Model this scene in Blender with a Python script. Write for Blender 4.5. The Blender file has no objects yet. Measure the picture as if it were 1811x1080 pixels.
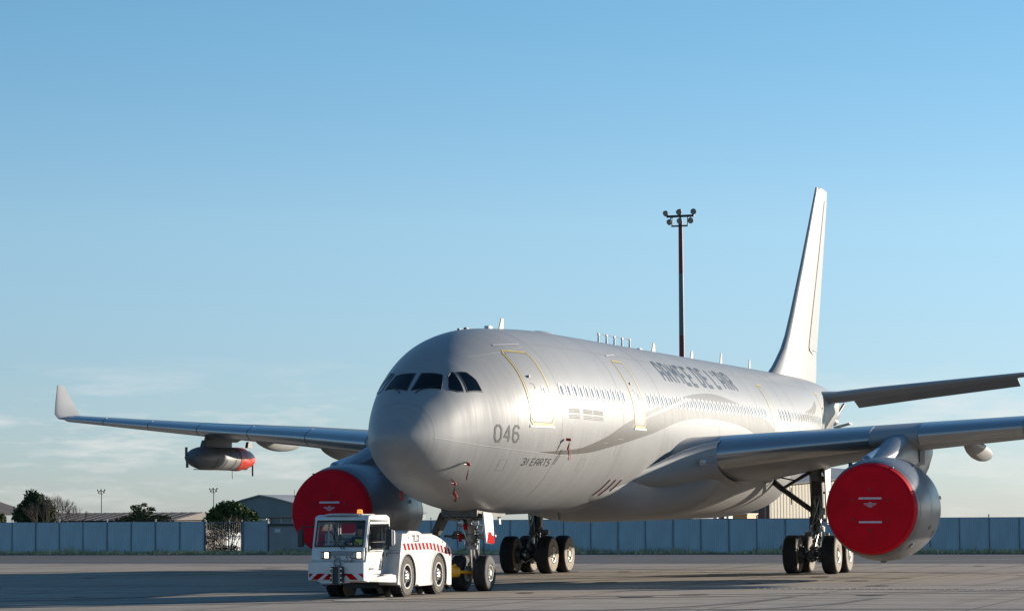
import bpy, bmesh, math, random
from mathutils import Vector, Matrix, noise as mnoise
random.seed(7)
C = bpy.context.scene.collection
R = math.radians
PI = math.pi

# ------------------------------------------------------------------ camera
cam_d = bpy.data.cameras.new('camera')
cam = bpy.data.objects.new('camera', cam_d)
C.objects.link(cam)
CAM = Vector((-68.601, -26.838, 2.311))
YAW, PITCH, ROLL = 0.3276, 0.0749, -0.0064
def cam_axes():
    cy, sy, cp, sp = math.cos(YAW), math.sin(YAW), math.cos(PITCH), math.sin(PITCH)
    f = Vector((cy * cp, sy * cp, sp)); r = Vector((sy, -cy, 0)); u = r.cross(f)
    cr, sr = math.cos(ROLL), math.sin(ROLL)
    return r * cr + u * sr, u * cr - r * sr, f
_r, _u, _f = cam_axes()
cam.matrix_world = Matrix(((_r.x, _u.x, -_f.x, CAM.x), (_r.y, _u.y, -_f.y, CAM.y), (_r.z, _u.z, -_f.z, CAM.z), (0, 0, 0, 1)))
cam_d.sensor_width = 36.0
cam_d.lens = 4837.9 / 1811 * 36.0
cam_d.clip_start = 0.5
cam_d.clip_end = 12000
bpy.context.scene.camera = cam

# ------------------------------------------------------------------ sun and sky
SUN_AZ, SUN_EL = R(50), R(11)          # degrees aft of the port beam, elevation
sdir = Vector((math.sin(SUN_AZ) * math.cos(SUN_EL), -math.cos(SUN_AZ) * math.cos(SUN_EL), math.sin(SUN_EL)))
sd = bpy.data.lights.new('sun', 'SUN')
sd.energy = 5.0
sd.angle = R(0.53)
sd.color = (1.0, 0.90, 0.765)
sun = bpy.data.objects.new('sun', sd)
C.objects.link(sun)
sun.rotation_euler = sdir.to_track_quat('Z', 'Y').to_euler()
sun.location = sdir * 200

world = bpy.data.worlds.new('World')
bpy.context.scene.world = world
world.use_nodes = True
wn, wl = world.node_tree.nodes, world.node_tree.links
wn.clear()
wout = wn.new('ShaderNodeOutputWorld'); wbg = wn.new('ShaderNodeBackground')
sky = wn.new('ShaderNodeTexSky'); sky.sky_type = 'NISHITA'; sky.sun_disc = False
sky.sun_elevation = SUN_EL
sky.sun_rotation = math.atan2(sdir.x, sdir.y)
sky.altitude = 200; sky.air_density = 0.8; sky.dust_density = 0.15; sky.ozone_density = 3.0
wbg.inputs['Strength'].default_value = 0.12
tc = wn.new('ShaderNodeTexCoord')
sep = wn.new('ShaderNodeSeparateXYZ'); wl.new(tc.outputs['Generated'], sep.inputs[0])
mp = wn.new('ShaderNodeMapping'); mp.inputs['Scale'].default_value = (17, 17, 110)
wl.new(tc.outputs['Generated'], mp.inputs['Vector'])
cn = wn.new('ShaderNodeTexNoise'); cn.inputs['Scale'].default_value = 1.0; cn.inputs['Detail'].default_value = 8; cn.inputs['Roughness'].default_value = 0.62
wl.new(mp.outputs[0], cn.inputs['Vector'])
cr = wn.new('ShaderNodeValToRGB'); cr.color_ramp.elements[0].position = 0.49; cr.color_ramp.elements[1].position = 0.70
wl.new(cn.outputs['Fac'], cr.inputs[0])
band = wn.new('ShaderNodeValToRGB')     # where low cloud banks lie above the horizon
be = band.color_ramp.elements
be[0].position = 0.0; be[0].color = (0.45, 0.45, 0.45, 1); be[1].position = 0.056; be[1].color = (0, 0, 0, 1)
e = be.new(0.026); e.color = (1, 1, 1, 1)
e = be.new(0.042); e.color = (0.55, 0.55, 0.55, 1)
wl.new(sep.outputs['Z'], band.inputs[0])
mul = wn.new('ShaderNodeMath'); mul.operation = 'MULTIPLY'
wl.new(cr.outputs[0], mul.inputs[0]); wl.new(band.outputs[0], mul.inputs[1])
mul2 = wn.new('ShaderNodeMath'); mul2.operation = 'MULTIPLY'; mul2.inputs[1].default_value = 0.75
wl.new(mul.outputs[0], mul2.inputs[0])
cmix = wn.new('ShaderNodeMix'); cmix.data_type = 'RGBA'
wl.new(mul2.outputs[0], cmix.inputs['Factor'])
hsv = wn.new('ShaderNodeHueSaturation'); hsv.inputs['Saturation'].default_value = 1.0
# cool the whole dome: a winter-clear sky, palest at the horizon
tint = wn.new('ShaderNodeValToRGB'); te = tint.color_ramp.elements
te[0].position = 0.0; te[0].color = (0.57, 0.61, 0.80, 1); te[1].position = 0.6; te[1].color = (0.62, 0.85, 0.86, 1)
for p_, c_ in ((0.055, (0.70, 0.705, 0.765)), (0.104, (0.87, 0.85, 0.80)), (0.175, (0.75, 0.88, 0.82))):
    q_ = te.new(p_); q_.color = c_ + (1,)
wl.new(sep.outputs['Z'], tint.inputs[0])
tm_ = wn.new('ShaderNodeMix'); tm_.data_type = 'RGBA'; tm_.blend_type = 'MULTIPLY'; tm_.inputs['Factor'].default_value = 1.0
wl.new(sky.outputs[0], tm_.inputs['A']); wl.new(tint.outputs[0], tm_.inputs['B'])
wl.new(tm_.outputs['Result'], hsv.inputs['Color'])
wl.new(hsv.outputs[0], cmix.inputs['A']); cmix.inputs['B'].default_value = (4.7, 4.5, 4.35, 1)
wl.new(cmix.outputs['Result'], wbg.inputs['Color']); wl.new(wbg.outputs[0], wout.inputs[0])

vs = bpy.context.scene.view_settings
vs.view_transform = 'Standard'; vs.look = 'None'; vs.exposure = 0.70; vs.gamma = 1.0
vs.use_curve_mapping = False

# ------------------------------------------------------------------ materials
def mat(name, col, rough=0.5, metal=0.0, var=0.06, vscale=3.0, bump=0.0, bscale=20.0, spec=0.5, map_scale=(1, 1, 1), rvar=0.0, coat=0.0, trans=0.0, emit=None):
    m = bpy.data.materials.new(name); m.use_nodes = True
    nt = m.node_tree; b = nt.nodes['Principled BSDF']
    b.inputs['Roughness'].default_value = rough; b.inputs['Metallic'].default_value = metal
    b.inputs['Specular IOR Level'].default_value = spec
    b.inputs['Coat Weight'].default_value = coat
    b.inputs['Transmission Weight'].default_value = trans
    t = nt.nodes.new('ShaderNodeTexCoord'); mpn = nt.nodes.new('ShaderNodeMapping')
    mpn.inputs['Scale'].default_value = map_scale
    nt.links.new(t.outputs['Object'], mpn.inputs[0])
    n = nt.nodes.new('ShaderNodeTexNoise'); n.inputs['Scale'].default_value = vscale; n.inputs['Detail'].default_value = 5
    nt.links.new(mpn.outputs[0], n.inputs['Vector'])
    r = nt.nodes.new('ShaderNodeValToRGB')
    r.color_ramp.elements[0].position = 0.3; r.color_ramp.elements[1].position = 0.7
    r.color_ramp.elements[0].color = tuple(max(0, c * (1 - var)) for c in col) + (1,)
    r.color_ramp.elements[1].color = tuple(min(1, c * (1 + var)) for c in col) + (1,)
    nt.links.new(n.outputs['Fac'], r.inputs[0]); nt.links.new(r.outputs[0], b.inputs['Base Color'])
    if rvar:
        mr = nt.nodes.new('ShaderNodeMapRange'); mr.inputs['From Min'].default_value = 0.3; mr.inputs['From Max'].default_value = 0.7
        mr.inputs['To Min'].default_value = max(0, rough - rvar); mr.inputs['To Max'].default_value = rough + rvar
        nt.links.new(n.outputs['Fac'], mr.inputs[0]); nt.links.new(mr.outputs[0], b.inputs['Roughness'])
    if bump:
        bn = nt.nodes.new('ShaderNodeTexNoise'); bn.inputs['Scale'].default_value = bscale; bn.inputs['Detail'].default_value = 4
        nt.links.new(mpn.outputs[0], bn.inputs['Vector'])
        bp = nt.nodes.new('ShaderNodeBump'); bp.inputs['Strength'].default_value = bump; bp.inputs['Distance'].default_value = 0.02
        nt.links.new(bn.outputs['Fac'], bp.inputs['Height']); nt.links.new(bp.outputs[0], b.inputs['Normal'])
    if emit:
        b.inputs['Emission Color'].default_value = emit[0] + (1,); b.inputs['Emission Strength'].default_value = emit[1]
    return m

def aircraft_paint(name, col, metal=0.3, rough=0.4, streak=1.0, spec=0.24):
    """satin grey paint with rain streaks running round the girth and faint skin waviness"""
    m = mat(name, col, rough, metal, 0.03, 0.6, spec=spec)
    nt = m.node_tree; b = nt.nodes['Principled BSDF']; L = nt.links
    b.inputs['Coat Weight'].default_value = 0.22; b.inputs['Coat Roughness'].default_value = 0.25
    t = nt.nodes.new('ShaderNodeTexCoord')
    mp1 = nt.nodes.new('ShaderNodeMapping'); mp1.inputs['Scale'].default_value = (7.0, 0.35, 0.35)
    L.new(t.outputs['Object'], mp1.inputs[0])
    n1 = nt.nodes.new('ShaderNodeTexNoise'); n1.inputs['Scale'].default_value = 1.0; n1.inputs['Detail'].default_value = 6; n1.inputs['Roughness'].default_value = 0.65
    L.new(mp1.outputs[0], n1.inputs['Vector'])
    mr = nt.nodes.new('ShaderNodeMapRange'); mr.inputs['From Min'].default_value = 0.32; mr.inputs['From Max'].default_value = 0.68
    mr.inputs['To Min'].default_value = rough - 0.08 * streak; mr.inputs['To Max'].default_value = rough + 0.13 * streak
    L.new(n1.outputs['Fac'], mr.inputs[0]); L.new(mr.outputs[0], b.inputs['Roughness'])
    mp3 = nt.nodes.new('ShaderNodeMapping'); mp3.inputs['Scale'].default_value = (26.0, 0.9, 0.9); L.new(t.outputs['Object'], mp3.inputs[0])
    n3 = nt.nodes.new('ShaderNodeTexNoise'); n3.inputs['Scale'].default_value = 1.0; n3.inputs['Detail'].default_value = 3; L.new(mp3.outputs[0], n3.inputs['Vector'])
    mr3 = nt.nodes.new('ShaderNodeMapRange'); mr3.inputs['From Min'].default_value = 0.42; mr3.inputs['From Max'].default_value = 0.70; mr3.inputs['To Min'].default_value = 0.0; mr3.inputs['To Max'].default_value = 0.16 * streak
    L.new(n3.outputs['Fac'], mr3.inputs[0])
    ad3 = nt.nodes.new('ShaderNodeMath'); ad3.operation = 'SUBTRACT'; L.new(mr.outputs[0], ad3.inputs[0]); L.new(mr3.outputs[0], ad3.inputs[1]); L.new(ad3.outputs[0], b.inputs['Roughness'])
    # colour: broad variation times fine dirt streaks
    rmp = [n for n in nt.nodes if n.type == 'VALTORGB'][0]
    mx = nt.nodes.new('ShaderNodeMix'); mx.data_type = 'RGBA'; mx.blend_type = 'MULTIPLY'; mx.inputs['Factor'].default_value = 0.5 * streak
    r2 = nt.nodes.new('ShaderNodeValToRGB'); r2.color_ramp.elements[0].position = 0.3; r2.color_ramp.elements[0].color = (0.72, 0.70, 0.66, 1)
    r2.color_ramp.elements[1].position = 0.6; r2.color_ramp.elements[1].color = (1, 1, 1, 1)
    L.new(n1.outputs['Fac'], r2.inputs[0]); L.new(rmp.outputs[0], mx.inputs['A']); L.new(r2.outputs[0], mx.inputs['B'])
    L.new(mx.outputs['Result'], b.inputs['Base Color'])
    mp2 = nt.nodes.new('ShaderNodeMapping'); mp2.inputs['Scale'].default_value = (1.9, 0.12, 0.12)
    L.new(t.outputs['Object'], mp2.inputs[0])
    n2 = nt.nodes.new('ShaderNodeTexNoise'); n2.inputs['Scale'].default_value = 1.0; n2.inputs['Detail'].default_value = 3
    L.new(mp2.outputs[0], n2.inputs['Vector'])
    bp = nt.nodes.new('ShaderNodeBump'); bp.inputs['Strength'].default_value = 0.22 * streak; bp.inputs['Distance'].default_value = 0.05
    L.new(n2.outputs['Fac'], bp.inputs['Height']); L.new(bp.outputs[0], b.inputs['Normal'])
    return m

M = {}
M['paint'] = aircraft_paint('aircraft_paint', (0.295, 0.295, 0.292), 0.0, 0.54, streak=0.6)
M['paint_plain'] = aircraft_paint('aircraft_paint_smooth', (0.29, 0.29, 0.287), 0.0, 0.50, streak=0.2)
M['paint_dark'] = mat('aircraft_dark_grey', (0.20, 0.205, 0.21), 0.45, 0.1, 0.06, 2)
M['slat'] = aircraft_paint('slat_metal', (0.40, 0.41, 0.42), 0.75, 0.24, 0.15)
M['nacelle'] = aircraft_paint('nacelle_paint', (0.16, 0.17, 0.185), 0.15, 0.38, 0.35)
M['pod'] = mat('pod_grey', (0.20, 0.205, 0.21), 0.5, 0.1, 0.08, 2)
M['swoosh'] = aircraft_paint('livery_grey', (0.105, 0.10, 0.09), 0.0, 0.55, streak=0.5, spec=0.25)
M['swoosh_pale'] = aircraft_paint('livery_pale', (0.21, 0.205, 0.19), 0.0, 0.5, streak=0.4, spec=0.3)
M['letter'] = mat('lettering_grey', (0.06, 0.085, 0.12), 0.6, 0, 0.1, 6, spec=0.2)
M['letter_soft'] = mat('lettering_soft_grey', (0.13, 0.13, 0.126), 0.6, 0, 0.08, 6, spec=0.15)
M['letter_dark'] = mat('lettering_black', (0.04, 0.042, 0.045), 0.5, 0, 0.1, 6)
M['yellow_line'] = mat('door_yellow', (0.55, 0.40, 0.10), 0.5, 0, 0.1, 8)
M['pale_line'] = mat('pale_line', (0.50, 0.49, 0.47), 0.45, 0, 0.06, 5)
M['seam'] = mat('seam_grey', (0.20, 0.20, 0.195), 0.6, 0, 0.1, 5)
M['glass_dark'] = mat('cabin_glass', (0.19, 0.205, 0.23), 0.15, 0, 0.2, 8, spec=0.7)
M['frame_white'] = mat('window_surround', (0.55, 0.55, 0.54), 0.4, 0, 0.05, 5)
M['black'] = mat('black_rubber_seal', (0.02, 0.02, 0.022), 0.5, 0, 0.2, 8)
M['red_cover'] = mat('red_canvas', (0.68, 0.005, 0.016), 0.65, 0, 0.10, 2.2, bump=0.7, bscale=2.6, spec=0.12)
M['red_cloth'] = mat('red_ribbon', (0.36, 0.018, 0.014), 0.6, 0, 0.15, 9)
M['red_vinyl'] = mat('red_vinyl', (0.55, 0.05, 0.03), 0.35, 0, 0.12, 5, bump=0.8, bscale=5)
M['white_band'] = mat('white_reflective_tape', (0.62, 0.55, 0.58), 0.5, 0, 0.06, 8)
M['tyre'] = mat('tyre_rubber', (0.018, 0.018, 0.019), 0.75, 0, 0.35, 6, bump=0.3, bscale=30)
M['tyre_dusty'] = mat('tyre_dusty_sidewall', (0.27, 0.225, 0.175), 0.85, 0, 0.3, 7, bump=0.2, bscale=30)
M['tyre_grey'] = mat('tyre_grey_sidewall', (0.125, 0.11, 0.092), 0.9, 0, 0.3, 7, bump=0.2, bscale=30, spec=0.2)
M['hub'] = mat('wheel_hub_paint', (0.62, 0.58, 0.52), 0.45, 0.2, 0.1, 9)
M['gear_metal'] = mat('gear_grey_metal', (0.20, 0.20, 0.195), 0.42, 0.3, 0.3, 5)
M['gear_dark'] = mat('gear_dark_oily_metal', (0.055, 0.053, 0.05), 0.45, 0.2, 0.4, 7)
M['chrome'] = mat('polished_piston', (0.62, 0.62, 0.62), 0.15, 0.9, 0.05, 7)
M['hose'] = mat('black_hose', (0.015, 0.015, 0.015), 0.5, 0, 0.2, 9)
M['eyelet'] = mat('dull_eyelet', (0.20, 0.06, 0.03), 0.5, 0.2, 0.2, 20)
M['brass'] = mat('silver_fittings', (0.55, 0.52, 0.47), 0.3, 0.6, 0.2, 20)
M['white_gear'] = mat('gear_door_white', (0.62, 0.61, 0.57), 0.45, 0, 0.08, 4)
M['red_paint'] = mat('red_paint', (0.42, 0.006, 0.008), 0.8, 0, 0.1, 6, spec=0.04)
M['tug_white'] = mat('tractor_white', (0.58, 0.57, 0.545), 0.38, 0, 0.09, 2.4, coat=0.1, rvar=0.10)
M['tug_grey'] = mat('tractor_grey', (0.22, 0.225, 0.23), 0.5, 0, 0.08, 4)
M['tug_black'] = mat('tractor_black', (0.018, 0.018, 0.02), 0.45, 0, 0.25, 6)
M['interior'] = mat('cab_interior', (0.05, 0.052, 0.056), 0.7, 0, 0.2, 5)
M['amber'] = mat('amber_lens', (0.75, 0.28, 0.02), 0.2, 0, 0.1, 20, emit=((1.0, 0.35, 0.03), 0.6))
M['lamp_on'] = mat('lit_headlamp', (0.9, 0.85, 0.7), 0.2, 0, 0.1, 20, emit=((1.0, 0.80, 0.52), 1.6))
M['lamp_off'] = mat('lamp_lens', (0.30, 0.32, 0.35), 0.15, 0.4, 0.1, 20)
M['towbar'] = mat('towbar_yellow', (0.72, 0.36, 0.02), 0.4, 0, 0.12, 5)
M['mirror'] = mat('mirror_glass', (0.8, 0.8, 0.78), 0.06, 0.9, 0.02, 5)
M['skin'] = mat('skin', (0.48, 0.28, 0.2), 0.55, 0, 0.08, 9)
M['hair'] = mat('dark_hair', (0.02, 0.015, 0.012), 0.6, 0, 0.2, 20)
M['navy'] = mat('navy_cloth', (0.015, 0.02, 0.035), 0.8, 0, 0.2, 15)
M['hivis'] = mat('hivis_yellow', (0.55, 0.72, 0.05), 0.7, 0, 0.1, 12)
M['fence'] = mat('fence_panel_bluegrey', (0.40, 0.48, 0.51), 0.6, 0, 0.12, 1.2, map_scale=(1, 1, 0.4), bump=0.2, bscale=14)
M['fence_pale'] = mat('fence_panel_pale', (0.36, 0.39, 0.41), 0.6, 0, 0.1, 1.2, bump=0.2, bscale=14)
M['fence_post'] = mat('fence_post', (0.17, 0.19, 0.20), 0.6, 0.2, 0.1, 4)
M['concrete_wall'] = mat('rendered_wall', (0.30, 0.28, 0.265), 0.85, 0, 0.12, 1.5, bump=0.3)
M['brown_roof'] = mat('brown_sheet_roof', (0.085, 0.065, 0.055), 0.7, 0, 0.15, 0.3)
M['brown_wall'] = mat('brown_wall', (0.10, 0.08, 0.07), 0.8, 0, 0.12, 0.4)
M['hangar_blue'] = mat('hangar_blue_grey', (0.16, 0.19, 0.19), 0.7, 0, 0.06, 0.3)
M['hangar_roof'] = mat('hangar_roof', (0.27, 0.275, 0.27), 0.6, 0, 0.08, 0.3)
M['hangar_cream'] = mat('hangar_cream', (0.42, 0.37, 0.28), 0.7, 0, 0.07, 0.4, map_scale=(1, 6, 0.2))
M['hangar_dark'] = mat('hangar_door_brown', (0.09, 0.075, 0.07), 0.7, 0, 0.1, 0.4)
M['cream'] = mat('cream_cladding', (0.52, 0.45, 0.34), 0.7, 0, 0.08, 1)
M['orange_box'] = mat('orange_panel', (0.55, 0.25, 0.08), 0.6, 0, 0.1, 1)
M['mast_red'] = mat('mast_dull_red', (0.16, 0.018, 0.022), 0.55, 0, 0.15, 1)
M['mast_white'] = mat('mast_pale', (0.11, 0.13, 0.135), 0.55, 0, 0.1, 1)
M['mast_dark'] = mat('mast_dark_steel', (0.03, 0.035, 0.04), 0.5, 0.2, 0.2, 2)
M['bark'] = mat('bark', (0.10, 0.075, 0.055), 0.9, 0, 0.25, 5)
M['twig'] = mat('bare_twigs', (0.17, 0.125, 0.095), 0.9, 0, 0.2, 3)
def leafmat(name, col):
    m = mat(name, col, 0.75, 0, 0.45, 1.3, spec=0.2)
    return m
M['leaf_dark'] = leafmat('conifer_needles', (0.050, 0.072, 0.028))
M['leaf_pine'] = leafmat('pine_needles', (0.075, 0.085, 0.032))
M['leaf_round'] = leafmat('dense_evergreen_leaves', (0.055, 0.085, 0.024))
M['leaf_brown'] = leafmat('dry_shrub_leaves', (0.085, 0.065, 0.035))
M['grass'] = mat('verge_grass', (0.50, 0.42, 0.21), 0.9, 0, 0.5, 0.7, spec=0.1)
M['boom'] = mat('boom_grey', (0.42, 0.42, 0.40), 0.45, 0.1, 0.1, 3)

def thin_glass(name, tint, refl_rough=0.03):
    m = bpy.data.materials.new(name); m.use_nodes = True
    nt = m.node_tree; nt.nodes.clear(); L = nt.links
    o = nt.nodes.new('ShaderNodeOutputMaterial'); tr = nt.nodes.new('ShaderNodeBsdfTransparent'); gl = nt.nodes.new('ShaderNodeBsdfGlossy')
    tr.inputs[0].default_value = tint + (1,); gl.inputs['Roughness'].default_value = refl_rough
    fw = nt.nodes.new('ShaderNodeLayerWeight'); fw.inputs['Blend'].default_value = 0.5
    pw = nt.nodes.new('ShaderNodeMath'); pw.operation = 'POWER'; pw.inputs[1].default_value = 5.0; nt.links.new(fw.outputs['Facing'], pw.inputs[0])
    fr = nt.nodes.new('ShaderNodeMath'); fr.operation = 'MULTIPLY_ADD'; fr.inputs[1].default_value = 0.95; fr.inputs[2].default_value = 0.045; nt.links.new(pw.outputs[0], fr.inputs[0])
    n = nt.nodes.new('ShaderNodeTexNoise'); n.inputs['Scale'].default_value = 2.0
    t = nt.nodes.new('ShaderNodeTexCoord'); L.new(t.outputs['Object'], n.inputs['Vector'])
    bp = nt.nodes.new('ShaderNodeBump'); bp.inputs['Strength'].default_value = 0.02; L.new(n.outputs['Fac'], bp.inputs['Height']); L.new(bp.outputs[0], gl.inputs['Normal'])
    mx = nt.nodes.new('ShaderNodeMixShader'); L.new(fr.outputs[0], mx.inputs[0]); L.new(tr.outputs[0], mx.inputs[1]); L.new(gl.outputs[0], mx.inputs[2])
    L.new(mx.outputs[0], o.inputs[0])
    return m
M['windscreen'] = thin_glass('tinted_windscreen', (0.16, 0.19, 0.21))
M['cab_glass'] = thin_glass('clear_cab_glass', (0.72, 0.76, 0.75))

# ------------------------------------------------------------------ mesh helpers
class MB:
    def __init__(s): s.v = []; s.f = []
    def add(s, vs, fs):
        o = len(s.v); s.v += [Vector(v) for v in vs]; s.f += [tuple(i + o for i in f) for f in fs]; return s
    def box(s, c, d, rot=None):
        x, y, z = (k / 2 for k in d); c = Vector(c)
        P = [Vector((a, b, e)) for a in (-x, x) for b in (-y, y) for e in (-z, z)]
        if rot is not None: P = [rot @ p for p in P]
        return s.add([c + p for p in P], [(0, 1, 3, 2), (4, 6, 7, 5), (0, 4, 5, 1), (2, 3, 7, 6), (0, 2, 6, 4), (1, 5, 7, 3)])
    def tube(s, p0, p1, r0, r1=None, n=12, cap=True):
        r1 = r0 if r1 is None else r1
        p0, p1 = Vector(p0), Vector(p1); d = p1 - p0
        if d.length < 1e-6: return s
        d.normalize(); a = Vector((0, 0, 1)) if abs(d.z) < 0.9 else Vector((1, 0, 0))
        u = d.cross(a).normalized(); w = d.cross(u)
        vs = []
        for p, r in ((p0, r0), (p1, r1)):
            for k in range(n):
                t = 2 * PI * k / n; vs.append(p + (u * math.cos(t) + w * math.sin(t)) * r)
        fs = [(k, (k + 1) % n, n + (k + 1) % n, n + k) for k in range(n)]
        if cap: fs += [tuple(range(n - 1, -1, -1)), tuple(range(n, 2 * n))]
        return s.add(vs, fs)
    def path(s, pts, r, n=8):
        for a, b in zip(pts[:-1], pts[1:]): s.tube(a, b, r, r, n)
        return s
    def lathe(s, c, prof, axis='x', n=48, cap0=False, cap1=False):
        """prof: (along, radius) list"""
        c = Vector(c); vs = []
        for (a, r) in prof:
            for k in range(n):
                t = 2 * PI * k / n; p, q = r * math.cos(t), r * math.sin(t)
                vs.append(c + (Vector((a, p, q)) if axis == 'x' else Vector((q, a, p)) if axis == 'y' else Vector((p, q, a))))
        fs = []
        for i in range(len(prof) - 1):
            for k in range(n):
                k2 = (k + 1) % n; fs.append((i * n + k, i * n + k2, (i + 1) * n + k2, (i + 1) * n + k))
        if cap0: fs.append(tuple(range(n - 1, -1, -1)))
        if cap1: fs.append(tuple(range((len(prof) - 1) * n, len(prof) * n)))
        return s.add(vs, fs)
    def prism(s, poly, ext):
        """poly: 3D points of one face, swept by vector ext"""
        n = len(poly); P = [Vector(p) for p in poly]; e = Vector(ext)
        return s.add(P + [p + e for p in P], [tuple(range(n - 1, -1, -1)), tuple(range(n, 2 * n))] + [(k, (k + 1) % n, n + (k + 1) % n, n + k) for k in range(n)])
    def ell(s, c, rad, nu=16, nv=10):
        c = Vector(c); vs = []; fs = []
        for j in range(nv + 1):
            ph = PI * j / nv
            for i in range(nu):
                t = 2 * PI * i / nu
                vs.append(c + Vector((rad[0] * math.sin(ph) * math.cos(t), rad[1] * math.sin(ph) * math.sin(t), rad[2] * math.cos(ph))))
        for j in range(nv):
            for i in range(nu):
                i2 = (i + 1) % nu; fs.append((j * nu + i, j * nu + i2, (j + 1) * nu + i2, (j + 1) * nu + i))
        return s.add(vs, fs)
    def loft(s, rings, closed=True, cap0=False, cap1=False):
        n = len(rings[0]); vs = [p for r in rings for p in r]; fs = []
        m = n if closed else n - 1
        for i in range(len(rings) - 1):
            for k in range(m):
                k2 = (k + 1) % n; fs.append((i * n + k, i * n + k2, (i + 1) * n + k2, (i + 1) * n + k))
        if cap0: fs.append(tuple(range(n - 1, -1, -1)))
        if cap1: fs.append(tuple(range((len(rings) - 1) * n, len(rings) * n)))
        return s.add(vs, fs)
    def quad(s, a, b, c, d): return s.add([a, b, c, d], [(0, 1, 2, 3)])
    def build(s, name, m, parent=None, smooth=35, bevel=0.0, base=None, merge=False, recalc=True):
        """parent: a thing's Empty / a mesh part. Coordinates are world coordinates; base moves the origin."""
        me = bpy.data.meshes.new(name)
        off = Vector((0, 0, 0))
        if base is not None: off = Vector(base)
        me.from_pydata([tuple(v - off) for v in s.v], [], s.f)
        if merge or recalc:
            bm = bmesh.new(); bm.from_mesh(me)
            if merge: bmesh.ops.remove_doubles(bm, verts=bm.verts, dist=1e-4)
            if recalc: bmesh.ops.recalc_face_normals(bm, faces=bm.faces)
            bm.to_mesh(me); bm.free()
        me.materials.append(m)
        if smooth:
            me.polygons.foreach_set('use_smooth', [True] * len(me.polygons))
            try: me.set_sharp_from_angle(angle=R(smooth))
            except Exception: pass
        me.update()
        o = bpy.data.objects.new(name, me); C.objects.link(o)
        if parent is not None:
            o.parent = parent
            rootloc = Vector(parent.get('_w', (0, 0, 0)))
            o.location = off - rootloc
            o['_w'] = tuple(off)
        else:
            o.location = off; o['_w'] = tuple(off)
        if bevel:
            b = o.modifiers.new('bevel', 'BEVEL'); b.width = bevel; b.segments = 2; b.limit_method = 'ANGLE'; b.angle_limit = R(40)
        return o

def thing(name, label, cat, loc=(0, 0, 0), group=None):
    o = bpy.data.objects.new(name, None); C.objects.link(o); o.location = loc
    o['_w'] = tuple(loc); o['label'] = label; o['category'] = cat
    if group: o['group'] = group
    o.empty_display_size = 0.3
    return o
def tag(o, label, cat, group=None):
    o['label'] = label; o['category'] = cat
    if group: o['group'] = group
    return o
def kind(o, k): o['kind'] = k; return o
def dup(o, delta, parent=None):
    c = o.copy(); C.objects.link(c)
    if parent is not None: c.parent = parent
    c.location = o.location + Vector(delta)
    for ch in list(o.children):
        dup(ch, (0, 0, 0), c)
    return c
def V(*a): return Vector(a)

# ================================================================== THE SETTING
def sheet(name, x0, x1, y0, y1, z, m, nx=1, ny=1):
    mb = MB()
    vs = [V(x0 + (x1 - x0) * i / nx, y0 + (y1 - y0) * j / ny, z) for i in range(nx + 1) for j in range(ny + 1)]
    fs = [(i * (ny + 1) + j, (i + 1) * (ny + 1) + j, (i + 1) * (ny + 1) + j + 1, i * (ny + 1) + j + 1) for i in range(nx) for j in range(ny)]
    mb.add(vs, fs)
    o = mb.build(name, m, smooth=0); o['kind'] = 'structure'; return o

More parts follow.
